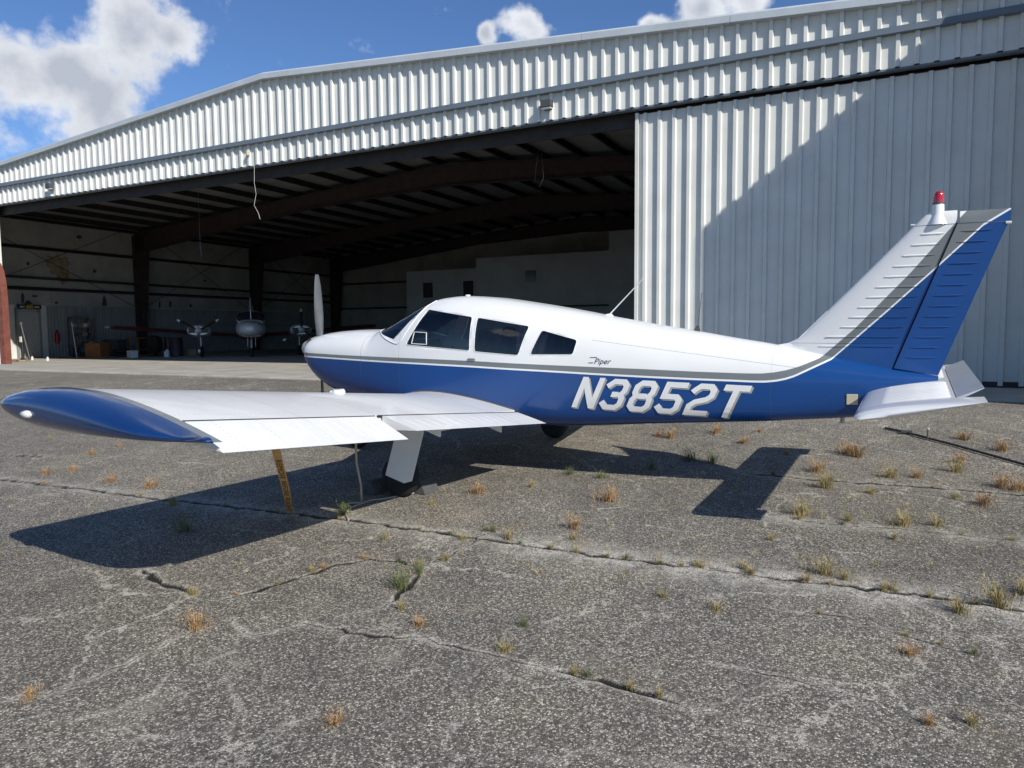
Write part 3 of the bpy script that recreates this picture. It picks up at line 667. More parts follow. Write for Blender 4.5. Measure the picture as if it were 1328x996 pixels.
def inset_round(poly, r=.035, seg=4):
    out = []; n = len(poly)
    for i in range(n):
        p0, p1, p2 = Vector(poly[i-1]), Vector(poly[i]), Vector(poly[(i+1) % n])
        a = p1+(p0-p1).normalized()*r; b = p1+(p2-p1).normalized()*r
        for k in range(seg+1):
            t = k/seg; out.append(tuple(a*(1-t)**2+p1*2*t*(1-t)+b*t*t))
    return out
def cut_window(poly):        # convex polygon in the x-z side view; both sides of the cabin are cut
    area = sum(poly[i-1][0]*poly[i][1]-poly[i][0]*poly[i-1][1] for i in range(len(poly)))
    if area < 0: poly = poly[::-1]
    lo = (min(p[0] for p in poly)-.002, min(p[1] for p in poly)-.002); hi = (max(p[0] for p in poly)+.002, max(p[1] for p in poly)+.002)
    for i in range(len(poly)):
        p, q = poly[i], poly[(i+1) % len(poly)]
        d = Vector((q[0]-p[0], 0, q[1]-p[1]))
        if d.length < 1e-5: continue
        nrm = Vector((d.z, 0, -d.x)).normalized()
        fs = [f for f in bm.faces if max(v.co.x for v in f.verts) > lo[0] and min(v.co.x for v in f.verts) < hi[0] and max(v.co.z for v in f.verts) > lo[1] and min(v.co.z for v in f.verts) < hi[1]]
        geom = set(fs)
        for f in fs: geom.update(f.edges); geom.update(f.verts)
        bmesh.ops.bisect_plane(bm, geom=list(geom), plane_co=(p[0], 0, p[1]), plane_no=nrm, dist=1e-6)
    ins = []
    for f in bm.faces:
        c = f.calc_center_median(); ok = True
        for i in range(len(poly)):
            p, q = poly[i], poly[(i+1) % len(poly)]
            if (q[0]-p[0])*(c.z-p[1])-(q[1]-p[1])*(c.x-p[0]) < -1e-7: ok = False; break
        if ok: ins.append(f)
    return ins
WIN = {'front': [(2.198, 1.709), (1.978, 1.332), (2.806, 1.279), (2.798, 1.623)], 'second': [(2.858, 1.618), (2.858, 1.272), (3.369, 1.241), (3.459, 1.527)], 'third': [(3.593, 1.489), (3.492, 1.25), (3.931, 1.255), (3.962, 1.393)]}
WS = [(1.36, 1.488), (1.52, 1.45), (1.66, 1.390), (1.80, 1.347), (1.86, 1.338), (1.915, 1.385), (2.145, 1.745), (2.20, 1.80), (2.20, 1.95), (1.36, 1.95)]
panes = []
for nme, poly in list(WIN.items())+[('ws', WS)]:
    P = inset_round(poly, .03) if nme != 'ws' else poly
    ins = cut_window(P)
    vmap = {}; vs_, fs_ = [], []
    for f in ins:
        idx = []
        for v in f.verts:
            if v not in vmap: vmap[v] = len(vs_); vs_.append((v.co.copy(), v.normal.copy()))
            idx.append(vmap[v])
        fs_.append(tuple(idx))
    panes.append((nme, vs_, fs_)); bmesh.ops.delete(bm, geom=ins, context='FACES')
bmesh.ops.remove_doubles(bm, verts=bm.verts, dist=1e-5)
bm.to_mesh(fm); bm.free(); fm.shade_smooth(); fm.set_sharp_from_angle(angle=math.radians(40))
fus = link('fuselage', fm, LIV, ac)
M['cabin'] = mat('cabin_lining', (.30, .30, .29), .8)
sol = fus.modifiers.new('skin', 'SOLIDIFY'); sol.thickness = .022; sol.offset = -1
for nme, vs_, fs_ in panes:
    sides = [None] if nme == 'ws' else [1, -1]
    for sd_ in sides:
        used = {}; v2, f2 = [], []
        for f in fs_:
            if sd_ is not None and np.sign(sum(vs_[i][0].y for i in f)) != sd_: continue
            q = []
            for i in f:
                if i not in used: used[i] = len(v2); v2.append(vs_[i][0]-vs_[i][1]*.007)
                q.append(used[i])
            f2.append(tuple(q))
        o = MB().add(v2, f2).build('windscreen' if sd_ is None else 'cabin_window', M['clear'], fus, smooth=40, fix=False)
# window surround strips (thin proud trim following the opening)
def strip_on_side(pts, w, mat_, name, parent, off=.004, sides=(-1, 1), closed=False):
    for sd_ in sides:
        mb = MB(); rings = []
        P = pts+[pts[0]] if closed else pts
        dense = []
        for a, b in zip(P[:-1], P[1:]):
            n = max(1, int(math.hypot(b[0]-a[0], b[1]-a[1])/.04))
            dense += [(a[0]+(b[0]-a[0])*k/n, a[1]+(b[1]-a[1])*k/n) for k in range(n)]
        dense.append(P[-1])
        for (s, z) in dense: rings.append((s, sd_*(fy(s, z)+off*.4), z))
        mb.tube(rings, w, 5); mb.build(name, mat_, parent, smooth=50)
for nme, poly in WIN.items(): strip_on_side(inset_round(poly, .03), .0032, M['white_gloss'], 'window_trim', fus, closed=True)
strip_on_side([(1.37, 1.484), (1.52, 1.452), (1.66, 1.392), (1.80, 1.348), (1.86, 1.338), (1.915, 1.385), (2.145, 1.745), (2.20, 1.80)], .007, M['white_gloss'], 'windscreen_trim', fus)
strip_on_side([(2.06, 1.345), (2.085, 1.47), (2.25, 1.462), (2.26, 1.338)], .005, M['lens'], 'storm_window_frame', fus, off=0, sides=(-1,), closed=True)
# cabin interior
MB().box((1.55, 1.75), (-.46, .46), (1.05, 1.36)).build('instrument_panel', M['black'], ac, bevel=.03)
MB().box((1.30, 1.6), (-.44, .44), (1.30, 1.37)).build('glare_shield', M['black'], ac, bevel=.02)
MB().box((1.5, 4.0), (-.46, .46), (.70, .74)).build('cabin_floor', M['seat'], ac)
MB().box((3.98, 4.02), (-.42, .42), (.72, 1.30)).build('baggage_bulkhead', M['seat'], ac)
for sx in (2.45, 3.25):
    for sy in (-.24, .24):
        st = MB().loft([[(sx-.25, sy-.2, .98), (sx-.25, sy+.2, .98), (sx-.25, sy+.2, 1.07), (sx-.25, sy-.2, 1.07)], [(sx+.22, sy-.2, .95), (sx+.22, sy+.2, .95), (sx+.22, sy+.2, 1.05), (sx+.22, sy-.2, 1.05)]]).build('seat', M['seat'], ac, bevel=.03)
        MB().loft([[(sx+.18, sy-.21, 1.0), (sx+.30, sy-.21, 1.0), (sx+.30, sy+.21, 1.0), (sx+.18, sy+.21, 1.0)], [(sx+.30, sy-.19, 1.42), (sx+.38, sy-.19, 1.42), (sx+.38, sy+.19, 1.42), (sx+.30, sy+.19, 1.42)], [(sx+.33, sy-.12, 1.5), (sx+.38, sy-.12, 1.5), (sx+.38, sy+.12, 1.5), (sx+.33, sy+.12, 1.5)]]).build('seat_back', M['seat'], st, bevel=.02)
for sy in (-.24, .24):
    y = MB().tube([(1.75, sy, 1.16), (1.95, sy, 1.18)], .012, 6).build('control_yoke', M['black'], ac)
    MB().tube([(1.95, sy-.15, 1.26), (1.96, sy-.14, 1.15), (1.96, sy, 1.13), (1.96, sy+.14, 1.15), (1.95, sy+.15, 1.26)], .014, 6).build('yoke_grip', M['black'], y)
# nose: spinner, prop, intakes
MB().lathe([(.005, -.125), (.045, -.105), (.085, -.06), (.122, .03), (.15, .12), (.16, .21)], (0, 0, 1.235), 'X', 24).build('spinner', M['tan'], ac, smooth=40)
def blade(up):
    rings = []
    for r_, ch, tw, th in ((.09, .05, 70, .05), (.16, .085, 58, .045), (.25, .095, 46, .035), (.40, .112, 34, .026), (.55, .110, 27, .02), (.70, .10, 22, .015), (.82, .08, 19, .011), (.90, .058, 17, .008), (.93, .045, 16, .005)):
        a = math.radians(90-tw); ring_ = []
        for k in range(12):
            q = 2*PI*k/12; u = math.cos(q)*ch/2; v = math.sin(q)*th/2
            ring_.append((.18+u*math.cos(a)*1.0+v*math.sin(a), (u*math.sin(a)-v*math.cos(a))*up, 1.235+r_*up))
        rings.append(ring_)
    return MB().loft(rings).build('propeller_blade', M['blade'], ac, smooth=50)
blade(1); blade(-1)
for sy in (-.22, .22):
    MB().lathe([(.0, .0), (.085, .0), (.095, .01), (.085, .02)], (.222, sy, 1.27), 'X', 18).build('air_intake', M['black'], ac)
MB().lathe([(.0, 0), (.075, .0), (.08, .012)], (.215, 0, 1.06), 'X', 18).build('landing_light', M['lens'], ac)
# ------------------------------------------------------------------ wing
WLE, WC, DIH = 2.10, 1.62, .127
def wing_te_z(t): return .62+DIH*(t-.78)
def foil(x, up):     # 15 % section, camber 2 %
    yt = 5*.15*(.2969*math.sqrt(max(x, 0))-.1260*x-.3516*x*x+.2843*x**3-.1036*x**4)
    yc = .02/.16*(.8*x-x*x) if x < .4 else .02/.36*(.2+.8*x-x*x)
    return yc+yt if up else yc-yt
def wing_pt(t, xc, up, le=WLE, c=WC, thick=1.0):
    z0 = wing_te_z(t)+.10*(1-xc)
    return (le+xc*c, z0+foil(xc, up)*c*thick)
def section(t, x0, x1, sgn, le=WLE, c=WC, thick=1.0, n=18):
    xs_ = [x0+(x1-x0)*(1-math.cos(PI*i/n))/2 for i in range(n+1)]
    pts = [wing_pt(t, q, True, le, c, thick) for q in xs_]+[wing_pt(t, q, False, le, c, thick) for q in xs_[::-1]]
    if x0 == 0: pts = pts[:-1]
    return [(s, -t*sgn, z) for s, z in pts]
wing_m = wing_paint()
HX0 = .798
for sgn, pn in ((1, 'port'), (-1, 'starboard')):
    wg = MB()
    ts = [.30, .56, .8, 1.1, 1.6, 2.2, 2.72, 3.3, 3.8, 4.27]
    rings = []
    for t in ts:
        ex = .28*max(0, 1-(max(t, .56)-.56)/.55); rings.append(section(t, 0, HX0-.004, sgn, WLE-ex, WC+ex*.9))
    W_ = wg.loft(rings).build('wing', wing_m, ac, smooth=35)
    # outboard strip in grey, then the blue tip fairing with a thin white line between
    MB().loft([section(t, 0, 1.0, sgn) for t in (4.271, 4.345)]).build('wing_stripe', M['grey_paint'], W_, smooth=35)
    MB().loft([section(t, 0, 1.0, sgn, thick=1.012) for t in (4.335, 4.352)]).build('wing_line', M['white_gloss'], W_, smooth=35)
    rings = []
    for k in range(13):
        u = k/12; a = u*PI/2; t = 4.351+.235*math.sin(a); q = max(.02, math.cos(a))
        le = WLE-.01+.20*(1-q)**1.6; te = WLE+WC+.03-.05*(1-q)
        sec = section(t, 0, 1.0, sgn, le, te-le, thick=1.02*q**.62)
        dz = .02*(1-q)      # droops slightly at the edge
        rings.append([(p[0], -sgn*(4.351+(abs(p[1])-4.351)*max(0., 1-max(0., min(1, (p[0]-le)/(te-le)))**9)**.5), p[2]+dz*(1-min(1, (p[0]-le)/(te-le)))) for p in sec])
    tip = MB().loft(rings).build('wing_tip', M['blue'], W_, smooth=60)
    MB().lathe([(.002, -.055), (.016, -.045), (.023, 0), (.02, .035), (.002, .05)], (2.50, -sgn*4.585, wing_te_z(4.58)+.075), 'X', 12).build('navigation_light', M['lens'], tip, smooth=60)
    # flap and aileron: own airfoil tails hinged behind the wing
    def tail(t0, t1, droop, nm):
        mb = MB(); rr = []
        for t in np.linspace(t0, t1, 5):
            sec = section(float(t), HX0+.008, 1.0, sgn, n=10); hx, hz = WLE+HX0*WC, wing_pt(float(t), HX0, True)[1]-.03
            out = []
            for p in sec:
                dx, dz = p[0]-hx, p[2]-hz; out.append((hx+dx*math.cos(droop)+dz*math.sin(droop), p[1], hz-dx*math.sin(droop)+dz*math.cos(droop)))
            rr.append(out)
        o = mb.loft(rr).build(nm, wing_m, W_, smooth=35)
        # chordwise stiffening beads
        t = t0+.06
        while t < t1-.04:
            pth = []
            for xc in (.835, .86, .90, .94, .965):
                s, z = wing_pt(t, xc, True); hx, hz = WLE+HX0*WC, wing_pt(t, HX0, True)[1]-.03
                dx, dz = s-hx, z-hz; pth.append((hx+dx*math.cos(droop)+dz*math.sin(droop), -t*sgn, hz-dx*math.sin(droop)+dz*math.cos(droop)-.0005))
            MB().tube(pth, [.001, .0028, .0034, .0028, .001] if nm == 'aileron' else [.0005, .0016, .0022, .0016, .0005], 6).build('bead', wing_m, o, smooth=60)
            t += .105 if nm == 'aileron' else .13
        return o
    MB().tube([(WLE+HX0*WC+.002, -sgn*t, wing_pt(t, HX0, True)[1]-.006) for t in (.60, 2.70)], .0085, 6).build('flap_gap_shade', M['black'], W_)  # black tube paints the slot's shade over the sunlit wing edge
    MB().tube([(WLE+HX0*WC+.002, -sgn*t, wing_pt(t, HX0, True)[1]-.007) for t in (2.73, 4.265)], .0075, 6).build('aileron_gap_shade', M['darkgrey'], W_)  # dark tube likewise stands in for shade in the aileron slot
    tail(.64, 2.66, 0.0, 'flap'); tail(2.74, 4.262, math.radians(10.5 if sgn > 0 else -6), 'aileron')
    for t in (1.15, 2.1):
        s, z = wing_pt(t, .80, False); MB().loft([[(s-.10, -sgn*(t-.012), z+.02), (s-.10, -sgn*(t+.012), z+.02), (s-.10, -sgn*(t+.012), z-.0), (s-.10, -sgn*(t-.012), z-.0)], [(s+.12, -sgn*(t-.012), z+.0), (s+.12, -sgn*(t+.012), z+.0), (s+.12, -sgn*(t+.012), z-.07), (s+.12, -sgn*(t-.012), z-.07)]]).build('flap_hinge', M['white_gloss'], W_)
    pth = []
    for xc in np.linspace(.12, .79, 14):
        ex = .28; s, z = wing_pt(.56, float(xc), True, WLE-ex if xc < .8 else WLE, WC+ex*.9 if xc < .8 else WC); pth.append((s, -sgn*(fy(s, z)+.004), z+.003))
    MB().tube(pth, .010, 6).build('root_shade_line', M['darkgrey'], W_, smooth=60)  # dark tube painting the shade line where the wing meets the fuselage
    # fuel cap
    s, z = wing_pt(2.2, .28, True); MB().lathe([(.0, .022), (.045, .02), (.055, .0), (.055, -.03)], (s, -sgn*2.2, z+.012), 'Z', 16).build('fuel_cap', M['lens'], W_)
    s, z = wing_pt(1.95, .10, True)
    MB().box((s-.03, s+.08), (-sgn*1.95-.04, -sgn*1.95+.04), (z-.02, z+.038)).build('vent_fairing', M['white_gloss'], W_, bevel=.015)
    # main gear
    yg = -sgn*1.60; zw = wing_te_z(1.6)+.02
    leg = MB().tube([(2.78, yg, zw+.03), (2.72, yg, .46)], .042, 12).build('main_gear_leg', M['white_gloss'], ac, smooth=60)
    MB().tube([(2.72, yg, .47), (2.70, yg, .19)], .028, 12).build('oleo_strut', M['steel'], leg, smooth=60)
    MB().tube([(2.76, yg, .46), (2.87, yg, .36), (2.76, yg, .24)], .014, 6).build('torque_link', M['darkgrey'], leg)
    MB().tube([(2.74, yg, .58), (2.80, yg+sgn*.45, zw-.02)], .018, 6).build('side_brace', M['darkgrey'], leg)
    whl = MB().lathe([(.07, -.07), (.11, -.075), (.16, -.068), (.185, -.043), (.192, 0), (.185, .043), (.16, .068), (.11, .075), (.07, .07)], (2.70, yg, .19), 'Y', 32).build('main_wheel', M['rubber'], ac, smooth=50)
    MB().lathe([(.0, -.06), (.05, -.07), (.10, -.055), (.115, -.072), (.115, .072), (.10, .055), (.05, .07), (.0, .06)], (2.70, yg, .19), 'Y', 20).build('wheel_hub', M['whitebox'], whl, smooth=40)
    a = [(2.80, .66), (3.10, .668), (2.95, .205), (2.86, .175), (2.65, .228)]
    MB().prism(a, 'Y', yg-sgn*.155-.004, yg-sgn*.155+.004).build('gear_door', M['white'], leg, bevel=.003)
    MB().tube([(2.75, yg, .42), (2.78, yg-sgn*.15, .42)], .012, 6).build('door_link', M['darkgrey'], leg)
# nose gear
leg = MB().tube([(.78, 0, .80), (.74, 0, .42)], .04, 12).build('nose_gear_leg', M['white_gloss'], ac, smooth=60)
MB().tube([(.74, -.10, .19), (.74, -.10, .38), (.74, 0, .43), (.74, .10, .38), (.74, .10, .19)], .02, 8).build('nose_fork', M['steel'], leg, smooth=60)
whl = MB().lathe([(.06, -.06), (.11, -.065), (.16, -.055), (.185, -.03), (.19, 0), (.185, .03), (.16, .055), (.11, .065), (.06, .06)], (.74, 0, .188), 'Y', 28).build('nose_wheel', M['rubber'], ac, smooth=50)
MB().lathe([(.0, -.05), (.09, -.055), (.09, .055), (.0, .05)], (.74, 0, .188), 'Y', 18).build('wheel_hub', M['whitebox'], whl, smooth=40)
# ------------------------------------------------------------------ fin, rudder, stabilator
FLE = [(5.60, 1.352), (5.70, 1.342), (5.80, 1.362), (5.875, 1.400), (5.966, 1.494), (6.26, 1.805), (6.762, 2.352)]
def fin_le(z):
    for (a, b), (c, d) in zip(FLE[2:-1], FLE[3:]):
        if b <= z <= d: return a+(c-a)*(z-b)/(d-b)
    a, b = FLE[-2]; c, d = FLE[-1]; return c+(c-a)*(z-d)/(d-b)
def hinge_s(z): return 6.615+(z-1.157)*(7.019-6.615)/(2.318-1.157)
def te_s(z): return 6.935+(z-1.10)*(7.335-6.935)/(2.26-1.10)
def th(z): return .062-.022*(z-1.1)/1.3
def fin_ring(z, n=14):
    a, b = fin_le(z), hinge_s(z)-.006; T = th(z); up_, dn = [], []
    for i in range(n+1):
        u = (1-math.cos(PI*i/n/2*1.0)) if False else (i/n)**1.7; w = T*math.sqrt(max(0, 1-(1-min(1, u/.55))**2)) if u < .55 else T*(1-.25*((u-.55)/.45)**1.5)
        up_.append((a+(b-a)*u, w, z)); dn.append((a+(b-a)*u, -w, z))
    return up_+dn[::-1][:-1]
zs = list(np.linspace(1.365, 2.30, 24))
MB().loft([fin_ring(float(z)) for z in zs]).build('fin', LIV, ac, smooth=40)
finob = bpy.data.objects['fin']
# dorsal fillet
mb = MB(); rr = []
for (s, z) in FLE[:5]+[(6.1, 1.637)]:
    zb = ZT(s)-.03; wdt = .035 if s > 5.9 else .02+.015*(s-5.6)/.3
    rr.append([(s, -wdt*1.6, zb), (s, -wdt*.9, (z+zb)/2), (s, -.008, z), (s, .008, z), (s, wdt*.9, (z+zb)/2), (s, wdt*1.6, zb)])
mb.loft(rr).build('fin_fillet', LIV, ac, smooth=50)
mb = MB(); mb.loft([[(p[0], p[1]*(1 if i else 1.25), p[2]) for p in fin_ring(zz)] for i, zz in enumerate((1.12, 1.362))]); mb.build('fin_base', LIV, ac, smooth=40)
def rud_ring(z, a, b, n=8):
    T = th(z)*.98; up_, dn = [], []
    for i in range(n+1):
        u = i/n; w = T*(1. if u < .08 else (1-((u-.08)/.92)))+.003
        up_.append((a+(b-a)*u, w, z)); dn.append((a+(b-a)*u, -w, z))
    return up_+dn[::-1]
MB().tube([(hinge_s(1.16), 0, 1.14), (hinge_s(2.31), 0, 2.31)], .012, 10).build('hinge_gap_shade', M['black'], finob)  # black tube put in the rudder gap to paint its shade
r0 = [(p[0], p[1], 1.166-.058*(p[0]-hinge_s(1.166))/.32) for p in rud_ring(1.166, hinge_s(1.166)+.004, te_s(1.105))]
rud = MB().loft([r0]+[rud_ring(float(z), hinge_s(z)+.004, te_s(z)) for z in np.linspace(1.21, 2.25, 15)]+[rud_ring(2.30, hinge_s(2.30)+.004, 7.352)]).build('rudder', LIV, ac, smooth=40)
# tip cap: fixed front with beacon mount, moving rear with balance horn
rr = []
for z, sc in ((2.305, 1.0), (2.345, .97), (2.385, .80), (2.408, .45)):
    a = fin_le(z)+.02*(1-sc); b = hinge_s(2.33)-.01
    rg = fin_ring(2.30); mn, mx = min(p[0] for p in rg), max(p[0] for p in rg)
    rr.append([(a+(p[0]-mn)/(mx-mn)*(b-a), p[1]*sc, z) for p in rg])
MB().loft(rr).build('fin_cap', LIV, finob, smooth=50)
rr = []
for z, sc in ((2.306, 1.0), (2.34, .96), (2.375, .8), (2.398, .4)):
    rr.append([(p[0], p[1]*sc, z) for p in rud_ring(2.30, hinge_s(2.33)+.008, 7.358+.01*(z-2.3))])
MB().loft(rr).build('rudder_cap', LIV, rud, smooth=50)
MB().tube([(7.33, 0, 2.292), (7.367, 0, 2.290)], .012, 8).build('tail_light', M['lens'], rud)
MB().tube([(6.70, 0, 2.318), (6.76, 0, 2.315)], .006, 6).build('antenna_stub', M['white_gloss'], finob)
bpost = MB().lathe([(.075, -.10), (.058, -.05), (.043, -.01), (.040, .055), (.036, .062), (.0, .062)], (6.885, 0, 2.405), 'Z', 20).build('beacon_mount', M['white_gloss'], ac, smooth=45)
bc = MB().lathe([(.037, 0), (.037, .045), (.033, .075), (.022, .092), (.0, .097)], (6.885, 0, 2.472), 'Z', 20).build('beacon_lens', M['red_lens'], bpost, smooth=60)
MB().lathe([(.042, -.004), (.042, .006), (.036, .006)], (6.885, 0, 2.470), 'Z', 20).build('beacon_ring', M['darkgrey'], bpost)
# raised beads on fin and rudder, both sides
def bead(p0, p1, y0, y1, r, mat_, par):
    n = 5; P = [(p0[0]+(p1[0]-p0[0])*i/n, y0+(y1-y0)*i/n, p0[1]+(p1[1]-p0[1])*i/n) for i in range(n+1)]
    return MB().tube(P, [r*.4]+[r]*(n-1)+[r*.3], 7).build('bead', mat_, par, smooth=60)
for k in range(12):
    z = 2.235-k*.0815
    a, b = fin_le(z), hinge_s(z); s0 = a+(.30 if k < 10 else .24)*(b-a)+.02; s1 = b-.055
    for sg in (-1, 1):
        yv = th(z); bead((s0, z), (s1, z), sg*(yv*.995-.001), sg*(yv*.88-.001), .0092, LIV, finob)
for k in range(13):
    z = 2.245-k*.0825
    a, b = hinge_s(z)+.05, te_s(z)-.07
    for sg in (-1, 1):
        def wy(s): u = (s-hinge_s(z)-.012)/(te_s(z)-hinge_s(z)-.012); return th(z)*.98*(1-(u-.08)/.92)+.003
        bead((a, z), (b, z), sg*(wy(a)-.001), sg*(wy(b)-.001), .0085, LIV, rud)
# stabilator
SLE, SC, SP = 6.425, .755, 1.50
tilt = math.radians(11.5)
def st_pt(xc, off): return (SLE+xc*SC*math.cos(tilt)-off*math.sin(tilt), .945+xc*SC*math.sin(tilt)+off*math.cos(tilt))
def st_foil(x): return 5*.10*(.2969*math.sqrt(max(x, 0))-.1260*x-.3516*x*x+.2843*x**3-.1036*x**4)*SC
def st_sec(y, x0, x1, thick=1.0, n=14):
    xs_ = [x0+(x1-x0)*(1-math.cos(PI*i/n))/2 for i in range(n+1)]
    pts = [st_pt(q, st_foil(q)*thick) for q in xs_]+[st_pt(q, -st_foil(q)*thick) for q in xs_[::-1]]
    if x0 == 0: pts = pts[:-1]
    return [(s, y, z) for s, z in pts]
TABX = .80
stab = MB().loft([st_sec(y, 0, TABX-.005) for y in np.linspace(-1.22, 1.22, 7)]).build('stabilator', M['white'], ac, smooth=35)
for sg in (-1, 1):
    rr = [st_sec(sg*t_, 0, 1.0) for t_ in (1.221, 1.40)]
    for k in range(1, 8):
        a = k/7*PI/2; q = max(.05, math.cos(a)); rr.append([(p[0]+(.05*(1-q) if p[0] < SLE+.2 else 0), p[1], p[2]) for p in st_sec(sg*(1.40+.11*math.sin(a)), 0, 1.0, q)])
    MB().loft(rr).build('stabilator_tip', M['white_gloss'], stab, smooth=50)
    t_ = .22
    while t_ < 1.2:
        pth = []
        for xc in (.22, .26, .45, .62, .735, .765): s, z = st_pt(xc, st_foil(xc)-.001); pth.append((s, sg*t_, z))
        MB().tube(pth, [.004, .011, .012, .012, .011, .004], 6).build('bead', M['white'], stab, smooth=60)
        t_ += .085
tt = math.radians(26); hs, hz = st_pt(TABX, 0); hz += st_foil(TABX)*.6
rr = []
for y in np.linspace(-1.19, 1.19, 5):
    L_ = .165; T = .018
    rr.append([(hs+.004, y, hz+T*.4), (hs+L_*math.cos(tt), y, hz+L_*math.sin(tt)+.003), (hs+L_*math.cos(tt), y, hz+L_*math.sin(tt)-.002), (hs+.004, y, hz-T)])
MB().loft(rr).build('antiservo_tab', M['bare'], stab)
# small fittings
MB().lathe([(.028, -.01), (.028, .012), (.02, .016), (0, .016)], (2.44, 0, ZT(2.44)), 'Z', 14).build('roof_fitting', M['white_gloss'], ac)
b_ = MB().loft([[(4.05, -.03, ZT(4.05)-.01), (4.05, .03, ZT(4.05)-.01), (4.16, .03, ZT(4.16)-.01), (4.16, -.03, ZT(4.16)-.01)], [(4.10, -.01, 1.635), (4.10, .01, 1.635), (4.135, .01, 1.635), (4.135, -.01, 1.635)]]).build('antenna_base', M['white_gloss'], ac, bevel=.004)
MB().tube([(4.115, 0, 1.628), (4.29, 0, 1.80), (4.462, 0, 1.969)], [.0075, .006, .004], 7).build('whip_antenna', M['lens'], b_)
b_ = MB().loft([[(4.95, -.012, ZT(4.95)-.01), (4.95, .012, ZT(4.95)-.01), (5.02, .012, ZT(5.02)-.01), (5.02, -.012, ZT(5.02)-.01)], [(4.99, -.004, ZT(5)+.055), (4.99, .004, ZT(5)+.055), (5.005, .004, ZT(5)+.055), (5.005, -.004, ZT(5)+.055)]]).build('antenna_base', M['darkgrey'], ac)
MB().tube([(4.995, 0, ZT(5)+.04), (5.01, 0, 1.65), (5.03, 0, 1.82)], .003, 6).build('whip_antenna', M['darkgrey'], b_)
yy = -fy(6.33, .905)
MB().obox((6.33, yy-.001, .905), (.042, .012*3.4*.25, 0), (0, .003, 0), (0, -.008, .045)).build('cover_plate', M['tan'], ac, bevel=.004)
yy = -fy(2.83, 1.19)
h_ = MB().obox((2.83, yy-.004, 1.19), (.045, 0, 0), (0, .006, 0), (0, 0, .012)).build('door_latch', M['steel'], ac, bevel=.004)
MB().lathe([(.018, 0), (.018, .06)], (6.25, 0, ZB(6.25)-.05), 'Z', 10).build('tail_ring', M['steel'], ac)
# ------------------------------------------------------------------ lettering
def stroke(path, w, closed=False):
    P = [Vector(p) for p in path]; n = len(P); L_, R_ = [], []
    for i in range(n):
        a = P[i-1] if (i > 0 or closed) else None; c = P[(i+1) % n] if (i < n-1 or closed) else None; p = P[i]
        d1 = (p-a).normalized() if a is not None else (c-p).normalized(); d2 = (c-p).normalized() if c is not None else d1
        n1 = Vector((-d1.y, d1.x)); n2 = Vector((-d2.y, d2.x)); m = (n1+n2).normalized(); k = (w/2)/max(.35, m.dot(n1))
        L_.append(p+m*k); R_.append(p-m*k)
    return [(L_[i], L_[(i+1) % n], R_[(i+1) % n], R_[i]) for i in range(n if closed else n-1)]
def rect(x0, y0, x1, y1): return [(Vector((x0, y1)), Vector((x1, y1)), Vector((x1, y0)), Vector((x0, y0)))]
GL = {
 'N': rect(0, 0, .175, 1)+rect(.545, 0, .72, 1)+[(Vector((.175, 1)), Vector((.545, .36)), Vector((.545, 0)), Vector((.175, .64)))],
 '3': stroke([(.03, .74), (.09, .80), (.20, .91), (.50, .91), (.61, .80), (.61, .62), (.53, .505), (.61, .39), (.61, .20), (.50, .09), (.20, .09), (.09, .20), (.03, .26)], .168)+rect(.25, .42, .455, .59),
 '8': stroke([(.20, .91), (.50, .91), (.61, .80), (.61, .62), (.54, .505), (.61, .39), (.61, .20), (.50, .09), (.20, .09), (.09, .20), (.09, .39), (.16, .505), (.09, .62), (.09, .80)], .168, True)+rect(.235, .42, .465, .59),
 '5': stroke([(.69, .91), (.12, .91), (.12, .545), (.50, .545), (.61, .44), (.61, .20), (.50, .09), (.20, .09), (.09, .20), (.03, .26)], .166),
 '2': stroke([(.03, .72), (.09, .80), (.20, .91), (.50, .91), (.61, .80), (.61, .63), (.50, .52), (.22, .43), (.10, .31), (.10, .09), (.69, .09)], .166),
 'T': rect(0, .82, .72, 1)+rect(.275, 0, .445, .82)}
LH, SHEAR = .302, .43
def letter_pt(ch_x, u, v, du=0, dv=0):
    s = 3.915+ch_x+u*LH+SHEAR*v*LH+du; z = .749-.031*(s-3.95)+v*LH+dv; return s, z
def letter(ch, i, material, name, off, du=0, dv=0):
    mb = MB()
    for qi, q in enumerate(GL[ch]):
        n, m = 10, 5; vs_ = []
        for a in range(n+1):
            for c in range(m+1):
                p = q[0].lerp(q[1], a/n).lerp(q[3].lerp(q[2], a/n), c/m); s, z = letter_pt(i*.2585, p.x, p.y, du, dv)
                vs_.append((s, -(fy(s, z)+off+(.0006 if len(GL[ch]) > 3 and qi == len(GL[ch])-1 and ch in '38' else 0)), z))
        mb.add(vs_, [(a*(m+1)+c, (a+1)*(m+1)+c, (a+1)*(m+1)+c+1, a*(m+1)+c+1) for a in range(n) for c in range(m)])
    o = mb.build(name, material, fus)
    if o.data.polygons[0].normal.y > 0: o.data.flip_normals()
    return o
M['letter'] = mat('white_letter', (.74, .745, .74), .35, var=.05); M['letter_sh'] = mat('letter_shadow', (.34, .34, .30), .4)
for i, ch in enumerate('N3852T'):
    letter(ch, i, M['letter_sh'], 'letter_shadow', .0036, .014, -.013); letter(ch, i, M['letter'], 'registration_letter', .0075)
def text_mesh(txt, size, shear=0.0):
    cu = bpy.data.curves.new('t', 'FONT'); cu.body = txt; cu.size = size; cu.shear = shear; cu.resolution_u = 3
    o = bpy.data.objects.new('t', cu); COL.objects.link(o); dg = bpy.context.evaluated_depsgraph_get(); me = bpy.data.meshes.new_from_object(o.evaluated_get(dg))
    bpy.data.objects.remove(o); return me
me = text_mesh('Piper', .075, .35)
for v in me.vertices: s, z = 4.140+v.co.x*1.0, 1.172+v.co.y; v.co = (s, -(fy(s, z)+.003), z)
link('maker_script', me, M['ink'], fus)
mb = MB()
